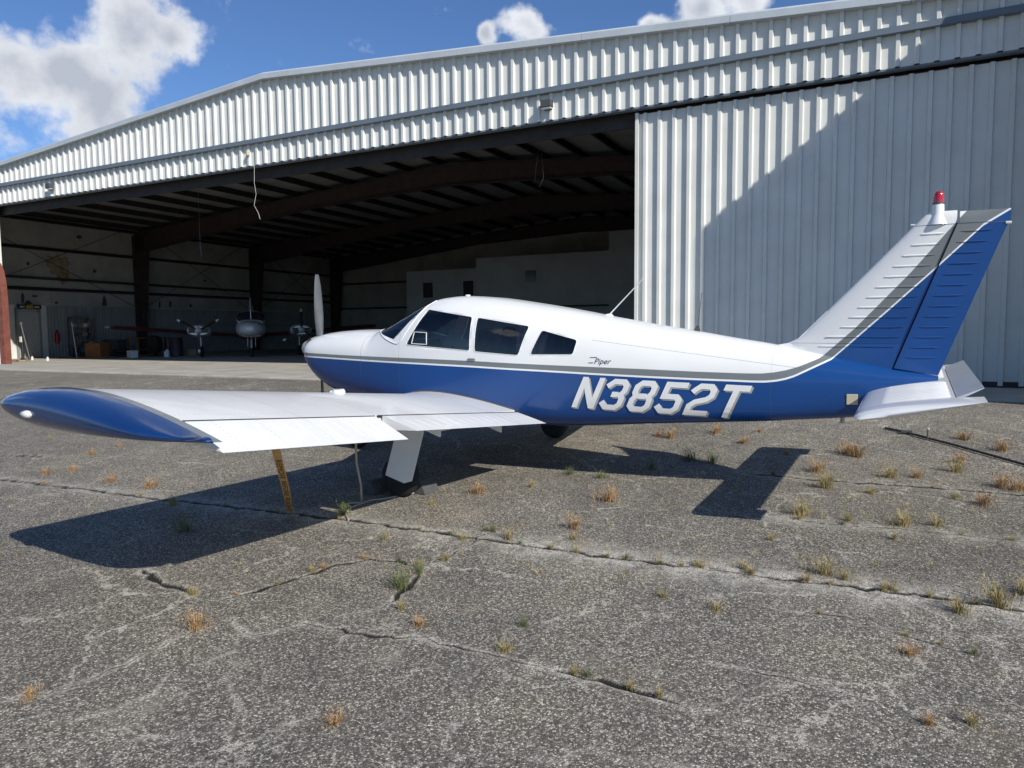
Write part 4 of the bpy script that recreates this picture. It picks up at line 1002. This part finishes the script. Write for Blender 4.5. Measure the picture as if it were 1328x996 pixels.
for a, b in (((4.085, 1.178), (4.135, 1.178)), ((4.10, 1.228), (4.17, 1.228))): mb.add([(a[0], -(fy(*a)+.003), a[1]), (b[0], -(fy(*b)+.003), b[1]), (b[0], -(fy(*b)+.003), b[1]+.007), (a[0], -(fy(*a)+.003), a[1]+.005)], [(0, 1, 2, 3)])
mb.build('script_flourish', M['ink'], fus)
# ------------------------------------------------------------------ things by the aircraft
def acw(s, t, z): return O_AC + R_AC @ Vector((s, -t, z))
def on_ground(p, dz=0): return Vector((p.x, p.y, float(ground_z(p.x, p.y))+dz))
# wheel chocks
def chock(name, c, d, label):
    c = on_ground(c); root = empty(name, c, math.atan2(d.y, d.x))
    MB().prism([(-.075, .0), (.075, .0), (.06, .05), (.012, .13), (-.012, .13), (-.06, .05)], 'Y', -.11, .11).build('chock_body', M['chock'], root, bevel=.006)
    MB().tube([(0, .11, .06), (0, .125, .06)], .012, 8).build('rope_eye', M['rope'], root)
    return tag(root, label, 'wheel chock', 'wheel chocks at the left main wheel')
axf = R_AC @ Vector((1, 0, 0)); w0 = acw(2.70, 1.60, 0)
c1 = gpt(552, 638); chock('wheel_chock', c1, axf, 'dark grey rubber chock half in sunlight behind the near main wheel')
chock('wheel_chock', w0-axf*.30, axf, 'dark grey rubber chock in shade ahead of the near main wheel')
# chock rope
P = [gpt(*q) for q in ((545, 639), (520, 644), (500, 648), (482, 650), (470, 654), (455, 660), (448, 668), (452, 676))]
P = [on_ground(p, .010) for p in P]
tag(MB().tube(P, .007, 6).build('chock_rope', M['rope'], None, smooth=60), 'pale thin rope trailing on the asphalt from the rubber chock', 'rope')
# tie-down rope from the wing
tp = acw(2.93, 2.43, .70); bt = on_ground(gpt(469, 653), .01)
P = [tp, tp.lerp(bt, .35)+Vector((-.012, 0, .0)), tp.lerp(bt, .7)+Vector((.008, 0, 0)), bt, bt+Vector((-.10, -.03, .0)), bt+Vector((-.17, -.12, -.0))]
tag(MB().tube(P, [.009]*6, 7).build('tie_down_rope', M['rope'], None, smooth=60), 'grey tie-down rope hanging from under the wing to the ground', 'rope')
# checkered coil of rope in the shade
P = []
c0 = gpt(497, 634)
for i in range(40): a = i*.55; P.append(on_ground(Vector((c0.x+math.cos(a)*(.12+.03*math.sin(i)), c0.y+math.sin(a)*.10, 0)), .012+.0009*i))
tag(MB().tube(P, .009, 6).build('rope_coil', mat('blue_white_rope', (.42, .45, .5), .9, var=.6, vscale=40, var_col=(.05, .07, .12)), None, smooth=60), 'small coil of mottled rope lying in the shade beside the near wheel', 'rope')
# streamer REMOVE BEFORE FLIGHT
top = acw(3.02, 3.32, .80); bot = on_ground(gpt(377, 668), .012)
def streamer():
    root = empty('warning_streamer', bot); ax_l = (bot-top); Ln = ax_l.length; dn = ax_l.normalized()
    side = Vector((1, .12, 0)); side = (side-dn*side.dot(dn)).normalized(); nn = side.cross(dn)
    if nn.dot(CAM-bot) < 0: nn = -nn
    wv = lambda k: nn*(.012*math.sin(k*6.0))+side*(.008*math.sin(k*4.1))
    mb = MB(); rg = []
    for i in range(25):
        k = i/24; p = top+dn*Ln*k+wv(k)-bot; w = .029
        rg.append([p-side*w-nn*.0008, p+side*w-nn*.0008, p+side*w+nn*.0008, p-side*w+nn*.0008])
    st = mb.loft(rg).build('streamer_band', M['strap'], root)
    for wd, k0, k1 in (('REMOVE', .14, .40), ('BEFORE', .44, .70), ('FLIGHT', .74, .97)):
        me = text_mesh(wd, .050); xs_ = [v.co.x for v in me.vertices]; x0, x1 = min(xs_), max(xs_)
        for v in me.vertices:
            k = k0+(k1-k0)*(v.co.x-x0)/(x1-x0); p = top+dn*Ln*k+wv(k)-bot; v.co = p+side*(-(.019)+ (v.co.y)*1.08)+nn*.0025
        link('streamer_word', me, M['ink'], st)
    MB().tube([tuple(top-bot+Vector((0, 0, .05))), tuple(top-bot)], .004, 6).build('streamer_cord', M['rope'], root)
    return tag(root, 'orange streamer reading REMOVE BEFORE FLIGHT hanging from the wing', 'streamer')
streamer()
# bar lying behind the tail
P = [on_ground(gpt(*q), .022) for q in ((1148, 557), (1175, 563), (1240, 580), (1328, 605), (1420, 632))]
BARPTS = [P[0].lerp(P[2], .5)]+list(P); root = empty('tow_bar', P[0]); rel = [tuple(p-P[0]) for p in P]
MB().tube(rel, .014, 8).build('bar_tube', M['bar'], root, smooth=60)
q0 = on_ground(gpt(1203, 571), .02)-P[0]
MB().tube([tuple(q0), tuple(q0+Vector((.03, .05, .10)))], .010, 8).build('bar_handle', M['bar'], root)
MB().lathe([(.0, .0), (.016, .0), (.018, .02), (.0, .028)], tuple(q0+Vector((.03, .05, .10))), 'Z', 10).build('handle_knob', M['tan'], root)
MB().tube([tuple(P[1]-P[0]+Vector((-.05, .02, 0))), tuple(P[1]-P[0]+Vector((.06, -.03, 0)))], .026, 8).build('bar_joint', M['bar'], root)
tag(root, 'long thin dark bar with a short upright handle lying behind the tail', 'tow bar')

# ------------------------------------------------------------------ hangar contents
def hp(x, y, z=0): return H_O + HX*x + HY*y + Vector((0, 0, z))
def hroot(name, x, y, label, cat, rz=0, group=None):
    o = empty(name, hp(x, y), H_RZ+rz); return tag(o, label, cat, group)
# twin-engined aircraft facing out
nz = gpt(327, 463); nz = hp(*(fpt(327, 463).xy))
to_cam = (CAM-nz); to_cam.z = 0; ang = math.atan2(to_cam.y, to_cam.x)
tw = empty('twin_engine_aircraft', nz, ang+PI); tag(tw, 'silver and maroon twin-propeller aircraft standing inside the dark hangar', 'aircraft')
def ell(s, hw, zt, zb, n=24, p=2.3):
    zc = (zt+zb)/2; hz = (zt-zb)/2
    return [(s, hw*math.copysign(abs(math.cos(2*PI*k/n))**(2/p), math.cos(2*PI*k/n)), zc+hz*math.copysign(abs(math.sin(2*PI*k/n))**(2/p), math.sin(2*PI*k/n))) for k in range(n)]
tf = MB().loft([ell(-.9, .08, 1.30, 1.14), ell(-.85, .2, 1.40, 1.04), ell(-.6, .42, 1.50, .93), ell(-.1, .58, 1.56, .86), ell(.5, .64, 1.62, .82), ell(1.1, .66, 1.70, .80), ell(2.6, .66, 1.72, .78), ell(4.5, .5, 1.68, .85), ell(7.2, .12, 1.62, 1.30)]).build('fuselage', M['silverpaint'], tw, smooth=50)
MB().loft([ell(.3, .50, 1.60, 1.3), ell(.75, .60, 1.88, 1.3), ell(1.2, .62, 2.06, 1.3), ell(2.6, .60, 2.10, 1.3), ell(4.3, .38, 1.80, 1.3)]).build('cabin_roof', M['silverpaint'], tf, smooth=50)
MB().loft([ell(.28, .46, 1.63, 1.50), ell(.62, .585, 1.86, 1.50), ell(.98, .60, 2.02, 1.50)]).build('windscreen', M['office_glass'], tf, smooth=50)
MB().box((.3, .95), (-.012, .012), (1.6, 2.08)).build('windscreen_post', M['silverpaint'], tf)
MB().loft([ell(-.5, .40, .98, .88), ell(.6, .6, .95, .76), ell(3.0, .55, .95, .74)]).build('belly_band', M['maroon'], tf, smooth=50)
for sg in (-1, 1):
    rr = []
    for y, z in ((.4, .92), (2.1, 1.04), (5.6, 1.33), (5.75, 1.36)):
        q = 1 if y < 5.7 else .5
        rr.append([(1.2+1.6*xx if q == 1 else 1.3+1.3*xx, sg*y, z+zz*q) for xx, zz in ((0, 0), (.08, .07), (.3, .11), (.65, .07), (1, 0), (.65, -.05), (.3, -.08), (.08, -.05))])
    wob = MB().loft(rr).build('wing', M['maroon'], tw, smooth=50)
    MB().loft([[(p[0], sg*5.55, p[2]) for p in rr[2]], [(p[0], sg*5.85, p[2]) for p in rr[3]]]).build('wing_tip', M['silverpaint'], wob, smooth=50)
    y = sg*2.1
    nac = MB().loft([[(p[0], p[1]+y, p[2]) for p in ell(*a)] for a in ((-.15, .40, 1.34, .98), (-.05, .46, 1.40, .94), (.4, .48, 1.42, .90), (1.4, .45, 1.38, .85), (2.6, .2, 1.25, 1.0))]).build('engine_nacelle', M['silverpaint'], tw, smooth=50)
    for dy in (-.26, .26):
        MB().box((-.165, -.13), (y+dy-.13, y+dy+.13), (1.07, 1.27)).build('air_intake', M['black'], nac, bevel=.03)
    MB().lathe([(.005, -.38), (.07, -.33), (.13, -.24), (.155, -.16)], (0, y, 1.17), 'X', 18).build('spinner', M['silverpaint'], nac, smooth=50)
    for k in range(3):
        a = math.radians(90+120*k) if sg < 0 else math.radians(-90+120*k)
        dz = Vector((0, math.cos(a), math.sin(a))); sd_ = Vector((.55, -math.sin(a)*.83, math.cos(a)*.83)); nn = dz.cross(sd_)
        rr2 = [[Vector((-.22, y, 1.17))+dz*r_+sd_*(math.cos(2*PI*j/8)*c/2)+nn*(math.sin(2*PI*j/8)*t_/2) for j in range(8)] for r_, c, t_ in ((.1, .08, .06), (.3, .14, .035), (.6, .15, .02), (.80, .12, .012))]
        bl = MB().loft(rr2).build('propeller_blade', M['black'], nac, smooth=50)
        rr2 = [[Vector((-.22, y, 1.17))+dz*r_+sd_*(math.cos(2*PI*j/8)*c/2)+nn*(math.sin(2*PI*j/8)*t_/2) for j in range(8)] for r_, c, t_ in ((.802, .12, .012), (.90, .09, .010), (.94, .04, .006))]
        MB().loft(rr2).build('blade_tip', M['whitebox'], bl, smooth=50)
    lg = MB().tube([(1.4, y, .95), (1.4, y, .25)], .045, 8).build('main_gear_leg', M['steel'], tw)
    MB().lathe([(.08, -.08), (.2, -.08), (.24, -.04), (.24, .04), (.2, .08), (.08, .08)], (1.4, y, .24), 'Y', 20).build('main_wheel', M['rubber'], lg, smooth=50)
    rr = [[(6.6+.7*xx, sg*yy_, 1.55+zz) for xx, zz in ((0, 0), (.3, .04), (1, 0), (.3, -.04))] for yy_ in (.1, 2.0)]
    MB().loft(rr).build('tailplane', M['silverpaint'], tw)
lg = MB().tube([(.1, 0, .92), (0, 0, .22)], .05, 8).build('nose_gear_leg', M['steel'], tw)
MB().lathe([(.07, -.07), (.17, -.07), (.2, -.03), (.2, .03), (.17, .07), (.07, .07)], (0, 0, .2), 'Y', 20).build('nose_wheel', M['rubber'], lg, smooth=50)
for sg in (-1, 1): MB().box((-.1, .3), (sg*.16-.008, sg*.16+.008), (.45, .9)).build('gear_door', M['silverpaint'], lg)
MB().loft([[(6.3+.9*xx, sy*.05*(1-xx), 1.6) for xx, sy in ((0, 1), (1, 1), (1, -1), (0, -1))], [(7.2+.5*xx, sy*.03*(1-xx), 2.9) for xx, sy in ((0, 1), (1, 1), (1, -1), (0, -1))]]).build('fin', M['silverpaint'], tw)
for yy_ in (-.08, .05): MB().tube([(2.0, yy_, 2.08), (2.05, yy_, 2.32)], .008, 5).build('antenna', M['lens'], tw)

# shelving rack
sx, sy_ = XL+.40, wy_(5.35)
rk = hroot('shelf_rack', sx, sy_, 'tall open metal shelf rack loaded with small boxes by the wall', 'shelf')
for a in (-.25, .25):
    for b in (-.46, .46): MB().box((a-.02, a+.02), (b-.02, b+.02), (0, 1.85)).build('upright', M['steel'], rk)
for z in (.15, .55, .95, 1.35, 1.80): MB().box((-.28, .28), (-.49, .49), (z, z+.03)).build('shelf', M['steel'], rk)
r2 = random.Random(5)
for z in (.18, .58, .98, 1.38):
    for b in (-.33, -.1, .13, .34):
        if r2.random() < .75:
            w_, h_ = r2.uniform(.07, .11), r2.uniform(.1, .26)
            mk = r2.choice(['cardboard', 'whitebox', 'darkgrey']); o = MB().box((-w_, w_), (-w_, w_), (0, h_)).build('shelf_box', M[mk], None, bevel=.005)
            MB().box((-w_-.004, w_+.004), (-w_-.004, w_+.004), (h_*.82, h_+.006)).build('box_lid', M[mk], o)
            o.location = hp(sx+r2.uniform(-.06, .06), sy_+b, z+.001); o.rotation_euler = (0, 0, H_RZ+r2.uniform(-.2, .2))
            lv = {.18: 'lowest', .58: 'second lowest', .98: 'third', 1.38: 'fourth'}[z]; tag(o, 'small %s box on the %s shelf of the metal rack' % ({'cardboard': 'brown cardboard', 'whitebox': 'white', 'darkgrey': 'dark grey'}[mk], lv), 'box', 'boxes on the shelf rack')
def item_at(px, py): return fpt(px, py)
# leaning pale pole
p = item_at(100, 465)
tag(MB().tube([hp(p.x, p.y, .02), hp(p.x-.5, p.y+.15, 1.55)], .018, 7).build('leaning_pole', M['whitebox'], None), 'thin pale pole leaning against the shelf rack', 'pole')
# fire extinguisher on the wall
fe = hroot('fire_extinguisher', XL+.16, wy_(4.36), 'red fire extinguisher hanging on the ribbed wall lining', 'extinguisher')
MB().lathe([(.02, .62), (.09, .64), (.095, .70), (.095, 1.10), (.06, 1.16), (.03, 1.18)], (0, 0, 0), 'Z', 16).build('cylinder', M['red'], fe, smooth=50)
MB().box((-.02, .05), (-.03, .03), (1.18, 1.26)).build('valve', M['black'], fe, bevel=.006)
MB().tube([(.05, 0, 1.2), (.12, .05, 1.0), (.11, .05, .8)], .012, 6).build('hose', M['black'], fe)
# sign over the door
sg_ = hroot('wall_sign', XL+.10, wy_(3.28), 'black and yellow sign board above the personnel door', 'sign')
MB().box((0, .04), (-.50, .50), (2.20, 2.38)).build('board', M['black'], sg_)
MB().box((.041, .046), (-.15, .15), (2.22, 2.36)).build('yellow_panel', mat('sign_yellow', (.5, .33, .05), .6, var=.4, vscale=14), sg_)
for dy in (-.42, .42): MB().box((.041, .046), (dy*.75-.10, dy*.75+.10), (2.26, 2.32)).build('white_panel', M['whitebox'], sg_)
# dark hoist frame near the door
p = item_at(30, 467)
ho = hroot('engine_hoist', p.x, p.y, 'black folding hoist frame standing by the personnel door', 'hoist')
MB().tube([(0, 0, .05), (0, 0, 1.45)], .06, 8).build('mast', M['black'], ho)
MB().tube([(0, 0, 1.45), (.55, -.05, .06)], .05, 8).build('leg', M['black'], ho)
MB().tube([(0, 0, 1.40), (-.05, .4, .06)], .045, 8).build('leg', M['black'], ho)
MB().box((-.05, .05), (-.08, .08), (.75, .98)).build('jack_label', M['whitebox'], ho)
MB().lathe([(.04, 0), (.07, .02), (.06, .10), (.02, .14)], (0, 0, 1.44), 'Z', 12).build('cap', M['darkgrey'], ho)
# assorted stores along the wall
def crate(px, py, w, d, h, m, name, label, cat, rz=0.0, lid=True):
    p = item_at(px, py); r_ = hroot(name, p.x, p.y, label, cat, rz)
    b = MB().box((-w/2, w/2), (-d/2, d/2), (0, h)).build('body', m, r_, bevel=.012)
    if lid: MB().box((-w/2-.012, w/2+.012), (-d/2-.012, d/2+.012), (h+.001, h+.04)).build('lid', m, r_, bevel=.008)
    return r_
crate(127, 464, .75, .6, .62, M['orange'], 'tool_chest', 'rusty orange steel chest on the floor beside the shelf rack', 'chest', .3)
crate(172, 464, .42, .3, .28, M['whitebox'], 'carton', 'small white carton on the hangar floor', 'box', -.2)
crate(250, 461, .8, .4, .28, M['cardboard'], 'storage_bin', 'low storage bin on the floor behind the propeller', 'bin', .1)
crate(150, 462, .9, .6, .75, M['darkgrey'], 'equipment_cart', 'dark grey equipment cart beside the orange chest', 'cart', .2)
p = item_at(186, 462); wb = hroot('work_bench', p.x-.4, p.y+.5, 'brown wooden work bench against the hangar wall', 'bench')
MB().box((-.4, .4), (-.8, .8), (.82, .88)).build('bench_top', M['wood'], wb)
for a in (-.35, .35):
    for b in (-.72, .72): MB().box((a-.04, a+.04), (b-.04, b+.04), (0, .818)).build('leg', M['wood'], wb)
MB().box((-.38, .38), (-.76, .76), (.28, .31)).build('lower_shelf', M['wood'], wb)
p = item_at(201, 462); fn = hroot('drum_fan', p.x, p.y, 'round black drum fan standing on the hangar floor', 'fan')
MB().lathe([(.36, -.14), (.42, -.13), (.42, .13), (.36, .14), (.33, .10), (.33, -.10)], (0, 0, .55), 'Y', 26).build('shroud', M['black'], fn, smooth=40)
for k in range(5):
    a = 2*PI*k/5; MB().obox((.18*math.cos(a), 0, .55+.18*math.sin(a)), (.15*math.cos(a), 0, .15*math.sin(a)), (-.06*math.sin(a), .03, .06*math.cos(a)), (0, .004, 0)).build('fan_blade', M['darkgrey'], fn)
MB().box((-.3, .3), (-.18, .18), (0, .05)).build('stand', M['black'], fn); MB().box((-.04, .04), (-.05, .05), (.05, .2)).build('stand_post', M['black'], fn)
p = item_at(222, 462); dr = hroot('oil_drum', p.x, p.y+.3, 'dark steel oil drum on the hangar floor', 'drum')
MB().lathe([(0, 0), (.28, 0), (.29, .02), (.28, .04), (.28, .28), (.295, .30), (.28, .32), (.28, .56), (.295, .58), (.28, .60), (.28, .84), (.29, .86), (.27, .87), (0, .86)], n=24).build('drum_body', mat('drum_paint', (.06, .035, .05), .5, var=.3), dr, smooth=30)
p = item_at(223, 463); jg = hroot('plastic_jug', p.x, p.y-.25, 'white plastic jug in front of the oil drum', 'jug')
MB().lathe([(0, 0), (.11, 0), (.12, .03), (.12, .22), (.06, .30), (.035, .32), (.035, .36), (0, .36)], n=16).build('jug_body', M['whitebox'], jg, smooth=40)
MB().tube([(.05, 0, .30), (.10, 0, .33), (.12, 0, .24)], .014, 6).build('jug_handle', M['whitebox'], jg)
for i, (px, py) in enumerate(((155, 463), (160, 465))):
    p = item_at(px, py); t_ = hroot('spare_tyre', p.x-.2*i, p.y+.2, 'black spare tyre lying flat in a pile on the floor', 'tyre', group='spare tyres on the hangar floor')
    t_.location.z += .19*i; t_.location.x = hp(p.x, p.y).x if i == 0 else bpy.data.objects['spare_tyre'].location.x; t_.location.y = t_.location.y if i == 0 else bpy.data.objects['spare_tyre'].location.y
    MB().lathe([(.18, .02), (.26, .0), (.31, .03), (.32, .09), (.31, .15), (.26, .18), (.18, .16)], n=26).build('tyre_carcass', M['rubber'], t_, smooth=50)
    MB().lathe([(.05, .05), (.18, .04), (.18, .14), (.05, .13)], n=18).build('rim', M['steel'], t_, smooth=30)
for px, py, m_, nm, lb in ((62, 468, 'whitebox', 'paint_can', 'small pale can standing alone on the sunlit floor edge'), (42, 467, 'whitebox', 'spray_bottle', 'small white bottle on the floor by the hoist leg')):
    p = item_at(px, py); o = hroot(nm, p.x, p.y, lb, 'bottle' if 'bottle' in nm else 'can')
    MB().lathe([(0, 0), (.05, 0), (.05, .10), (.025, .14), (.025, .16), (0, .16)], n=14).build('can_body', M[m_], o, smooth=40)
    MB().lathe([(.02, .16), (.028, .162), (.028, .18), (0, .183)], n=12).build('can_cap', M['red'], o)
for k in range(6):
    p = item_at(17+k*3, 468.5+random.uniform(-.4, .6)); o = MB().obox((0, 0, .03), (.14*random.uniform(.6, 1.2), .03, 0), (-.02, .05, 0), (0, 0, .025)).build('scrap_block', random.choice([M['rust'], M['wood'], M['cardboard']]), None, bevel=.005)
    o.location = hp(p.x, p.y, .006); o.rotation_euler = (0, 0, random.uniform(0, 3)); tag(o, 'small reddish scrap block on the floor beside the red door post', 'scrap', 'scrap blocks by the door post')
# hanging cables
def cable(name, pts, r_, m_, label): tag(MB().tube(pts, r_, 6).build(name, m_, None, smooth=60), label, 'cable')
cable('hanging_cable', [hp(-17.3, -.13, 5.72), hp(-17.32, -.13, 5.2), hp(-17.28, -.12, 4.9), hp(-17.36, -.13, 4.6), hp(-17.22, -.12, 4.38), hp(-17.16, -.12, 4.2)], .0045, M['whitebox'], 'pale loose cable dangling from the front skirt of the hangar')
cable('looped_cable', [hp(-9.6, 2.0, 6.9), hp(-9.55, 2.0, 6.0), hp(-9.7, 2.0, 5.3), hp(-9.75, 2.0, 4.85), hp(-9.62, 2.0, 4.72), hp(-9.5, 2.0, 4.95), hp(-9.55, 2.0, 5.6)], .005, M['steel'], 'thin looped cable hanging from the roof inside the hangar')
cable('chain_fall', [hp(-24.5, 4.0, 7.0), hp(-24.5, 4.0, 4.3), hp(-24.45, 4.0, 3.9)], .006, M['steel'], 'straight thin chain hanging from the roof beside the first column')

# ------------------------------------------------------------------ weeds growing from the cracks
def tuft_mesh(name, n, h, spread, seed, curl=.5, width=.0035):
    r2 = random.Random(seed); mb = MB()
    for i in range(n):
        a = r2.uniform(0, 2*PI); rr = abs(r2.gauss(0, spread*.4)); b = Vector((math.cos(a)*rr, math.sin(a)*rr*.7, -.01)); hh = h*r2.uniform(.45, 1.1); lean = r2.uniform(.1, curl)*hh; a2 = a+r2.gauss(0, .7)
        d = Vector((math.cos(a2), math.sin(a2), 0)); sd_ = Vector((-d.y, d.x, 0))*width*r2.uniform(.7, 1.4)
        p0 = b; p1 = b+d*lean*.35+Vector((0, 0, hh*.55)); p2 = b+d*lean+Vector((0, 0, hh))
        mb.add([p0-sd_, p0+sd_, p1+sd_*.8, p1-sd_*.8, p2], [(0, 1, 2, 3), (3, 2, 4)])
        if r2.random() < .35:      # seed head / side leaf
            q = p2; e_ = Vector((r2.uniform(-1, 1), r2.uniform(-1, 1), r2.uniform(.2, 1))).normalized()*.02; mb.add([q, q+sd_*2.2+e_*.5, q+e_*1.4, q-sd_*2.2+e_*.5], [(0, 1, 2, 3)])
    return mb.mesh(name, fix=False)
def leaf_mat(name, c1, c2):
    m = mat(name, c1, .85, var=.6, vscale=30, var_col=c2); b = m.node_tree.nodes['Principled BSDF']
    b.inputs['Subsurface Weight'].default_value = 0; return m
LM = {'o': leaf_mat('dry_orange_grass', (.40, .25, .115), (.24, .15, .07)), 'y': leaf_mat('dry_straw_grass', (.36, .28, .11), (.18, .15, .06)), 'g': leaf_mat('green_grass', (.15, .17, .055), (.07, .085, .03))}
TM = {}
for c, (n, h) in {'o': (150, .12), 'y': (120, .125), 'g': (110, .13)}.items():
    TM[c] = []
    for k in range(3):
        me = tuft_mesh('tuft_'+c, n, h, .11, 10*k+ord(c), curl=1.1 if c == 'o' else .8, width=.0016); me.materials.append(LM[c]); TM[c].append(me)
TUFTS = [(790, 650, 'o', 1.1), (745, 685, 'o', .9), (520, 762, 'g', 1.1), (255, 815, 'o', .8), (655, 845, 'y', .55), (435, 940, 'o', .55), (1070, 745, 'y', 1.0), (1095, 752, 'y', .6), (965, 738, 'y', .6), (1245, 795, 'y', .8), (1295, 785, 'y', 1.3),
 (895, 597, 'g', 1.5), (845, 608, 'g', .8), (925, 600, 'g', 1.2), (1040, 668, 'y', 1.4), (1170, 682, 'y', 1.2), (1215, 682, 'y', .8), (1100, 676, 'y', .6), (1060, 612, 'o', 1.2), (1070, 633, 'y', 1.1), (1110, 592, 'o', 1.6), (1098, 588, 'o', 1.2), (1240, 612, 'y', 1.5), (1245, 600, 'o', 1.0), (1300, 585, 'o', 1.7), (1298, 632, 'o', 1.5), (1320, 636, 'o', 1.4), (1250, 570, 'o', 1.1), (1155, 620, 'y', 1.0), (1275, 655, 'o', 1.1), (1238, 648, 'y', .7), (1160, 700, 'y', .5), (860, 775, 'y', .5), (930, 792, 'y', .5), (905, 735, 'y', .5), (1155, 765, 'y', .5), (1205, 940, 'o', .4), (1260, 940, 'y', .5), (1180, 850, 'o', .5), (545, 812, 'o', .5), (500, 700, 'y', .5), (660, 700, 'y', .7), (640, 690, 'g', .6), (240, 690, 'g', 1.2), (225, 655, 'y', .7), (195, 632, 'o', .9), (145, 625, 'o', .8), (60, 615, 'o', .8), (120, 590, 'o', .7), (155, 580, 'o', .5), (65, 570, 'y', .5), (95, 612, 'o', .7), (870, 568, 'o', 1.0), (930, 562, 'o', 1.1), (965, 575, 'o', 1.0), (855, 566, 'o', .7), (740, 616, 'g', .7), (620, 640, 'o', 1.0), (690, 632, 'y', .6), (560, 655, 'y', .5), (445, 668, 'g', .9), (600, 700, 'y', .5), (780, 620, 'g', .8), (1020, 590, 'o', .7), (985, 560, 'o', .6), (1190, 620, 'o', .8), (1130, 640, 'y', .7), (745, 700, 'y', .5), (1000, 700, 'y', .4), (40, 905, 'o', .5), (545, 742, 'g', .6), (250, 772, 'y', .5), (405, 742, 'y', .4), (520, 790, 'y', .4), (680, 812, 'g', .45), (1330, 770, 'y', 1.0)]
for k_ in (0, 1, 2, 3, 6, 10, 13, 18, 19, 20):
    a_ = CR[k_][0]
    for i_ in range(len(a_)-1):
        for _ in range(2 if k_ in (1, 2, 3) else 1):
            u_ = random.random(); TUFTS.append((a_[i_][0]+(a_[i_+1][0]-a_[i_][0])*u_, a_[i_][1]+(a_[i_+1][1]-a_[i_][1])*u_-1, random.choice('yyyog'), random.uniform(.22, .45)))
TUFTS = [(a_, b_, c_, s_*(.85 if s_ > 1.2 else 1)) for a_, b_, c_, s_ in TUFTS if -40 < a_ < 1400]
names = {'o': ('dry rust-orange grass tuft growing through the asphalt', 'orange grass tufts in the asphalt'), 'y': ('straw-yellow grass tuft growing through the asphalt', 'straw grass tufts in the asphalt'), 'g': ('green weed tuft growing through the asphalt', 'green weed tufts in the asphalt')}
CRW = [tuple(p) for k_ in (0, 1, 2, 3) for p in rpx(CR[k_][0], jit=0)]; BARP = [P_b for P_b in BARPTS]
dgs = bpy.context.evaluated_depsgraph_get(); dgs.update()
def shadowed(p):
    hit, loc_, n_, i_, ob_, m_ = scene.ray_cast(dgs, Vector((p.x, p.y, p.z+.06)), -SUND); return bool(hit)
for px, py, c, s_ in TUFTS:
    p = gpt(px, py); o = bpy.data.objects.new('grass_tuft', random.choice(TM[c])); COL.objects.link(o)
    o.location = on_ground(p); o.scale = (s_*random.uniform(.85, 1.2), s_*random.uniform(.8, 1.1), s_*random.uniform(.8, 1.15)); o.rotation_euler = (0, 0, random.uniform(0, 6.28))
    q = O_AC+R_AC @ Vector((0, 0, 0)); lp = R_AC.transposed() @ (p-O_AC)
    col_ = {'o': 'dry rust-orange', 'y': 'straw-yellow', 'g': 'green'}[c]; sz = 'large' if s_ >= 1.3 else 'medium' if s_ >= .8 else 'small'
    pth = CRW; dj = min((Vector(a)-p.xy).length for a in pth)
    bar = min((b_.xy-p.xy).length for b_ in BARP)
    if shadowed(p): where = 'in the shadow of the parked aircraft'
    elif dj < .16: where = 'along the long dark joint in the asphalt'
    elif bar < .7: where = 'close to the long dark bar behind the tail'
    elif lp.x > 4.2 and lp.y > -1.6: where = 'on the asphalt beneath and beyond the tail'
    elif lp.x < 2.4: where = 'on the asphalt near the wing tip'
    else: where = 'in the cracked open asphalt'
    lab = '%s %s grass tuft %s' % (sz, col_, where)
    tag(o, lab, 'grass', lab.replace('tuft', 'tufts'))
# scattered ground cover: very small dry sprigs, uncountable
mb = MB(); r2 = random.Random(21)
for i in range(900):
    px, py = r2.uniform(-40, 1400), 560+200*r2.random()**1.4
    if r2.random() < .6 and px < 640: continue
    p = gpt(px, py); v_ = (p-H_O).dot(HY)
    if v_ > -2.6: continue
    for k in range(r2.randint(3, 8)):
        a = r2.uniform(0, 6.28); h = r2.uniform(.015, .05); d = Vector((math.cos(a), math.sin(a), 0)); q = on_ground(p+d*r2.uniform(0, .05), -.003); sd_ = Vector((-d.y, d.x, 0))*.0022
        mb.add([q-sd_, q+sd_, q+d*h*.7+Vector((0, 0, h))], [(0, 1, 2)])
tag(mb.build('dry_sprigs', LM['y'], None, fix=False), 'sparse dry sprigs scattered over the weathered asphalt', 'weeds', kind='stuff')
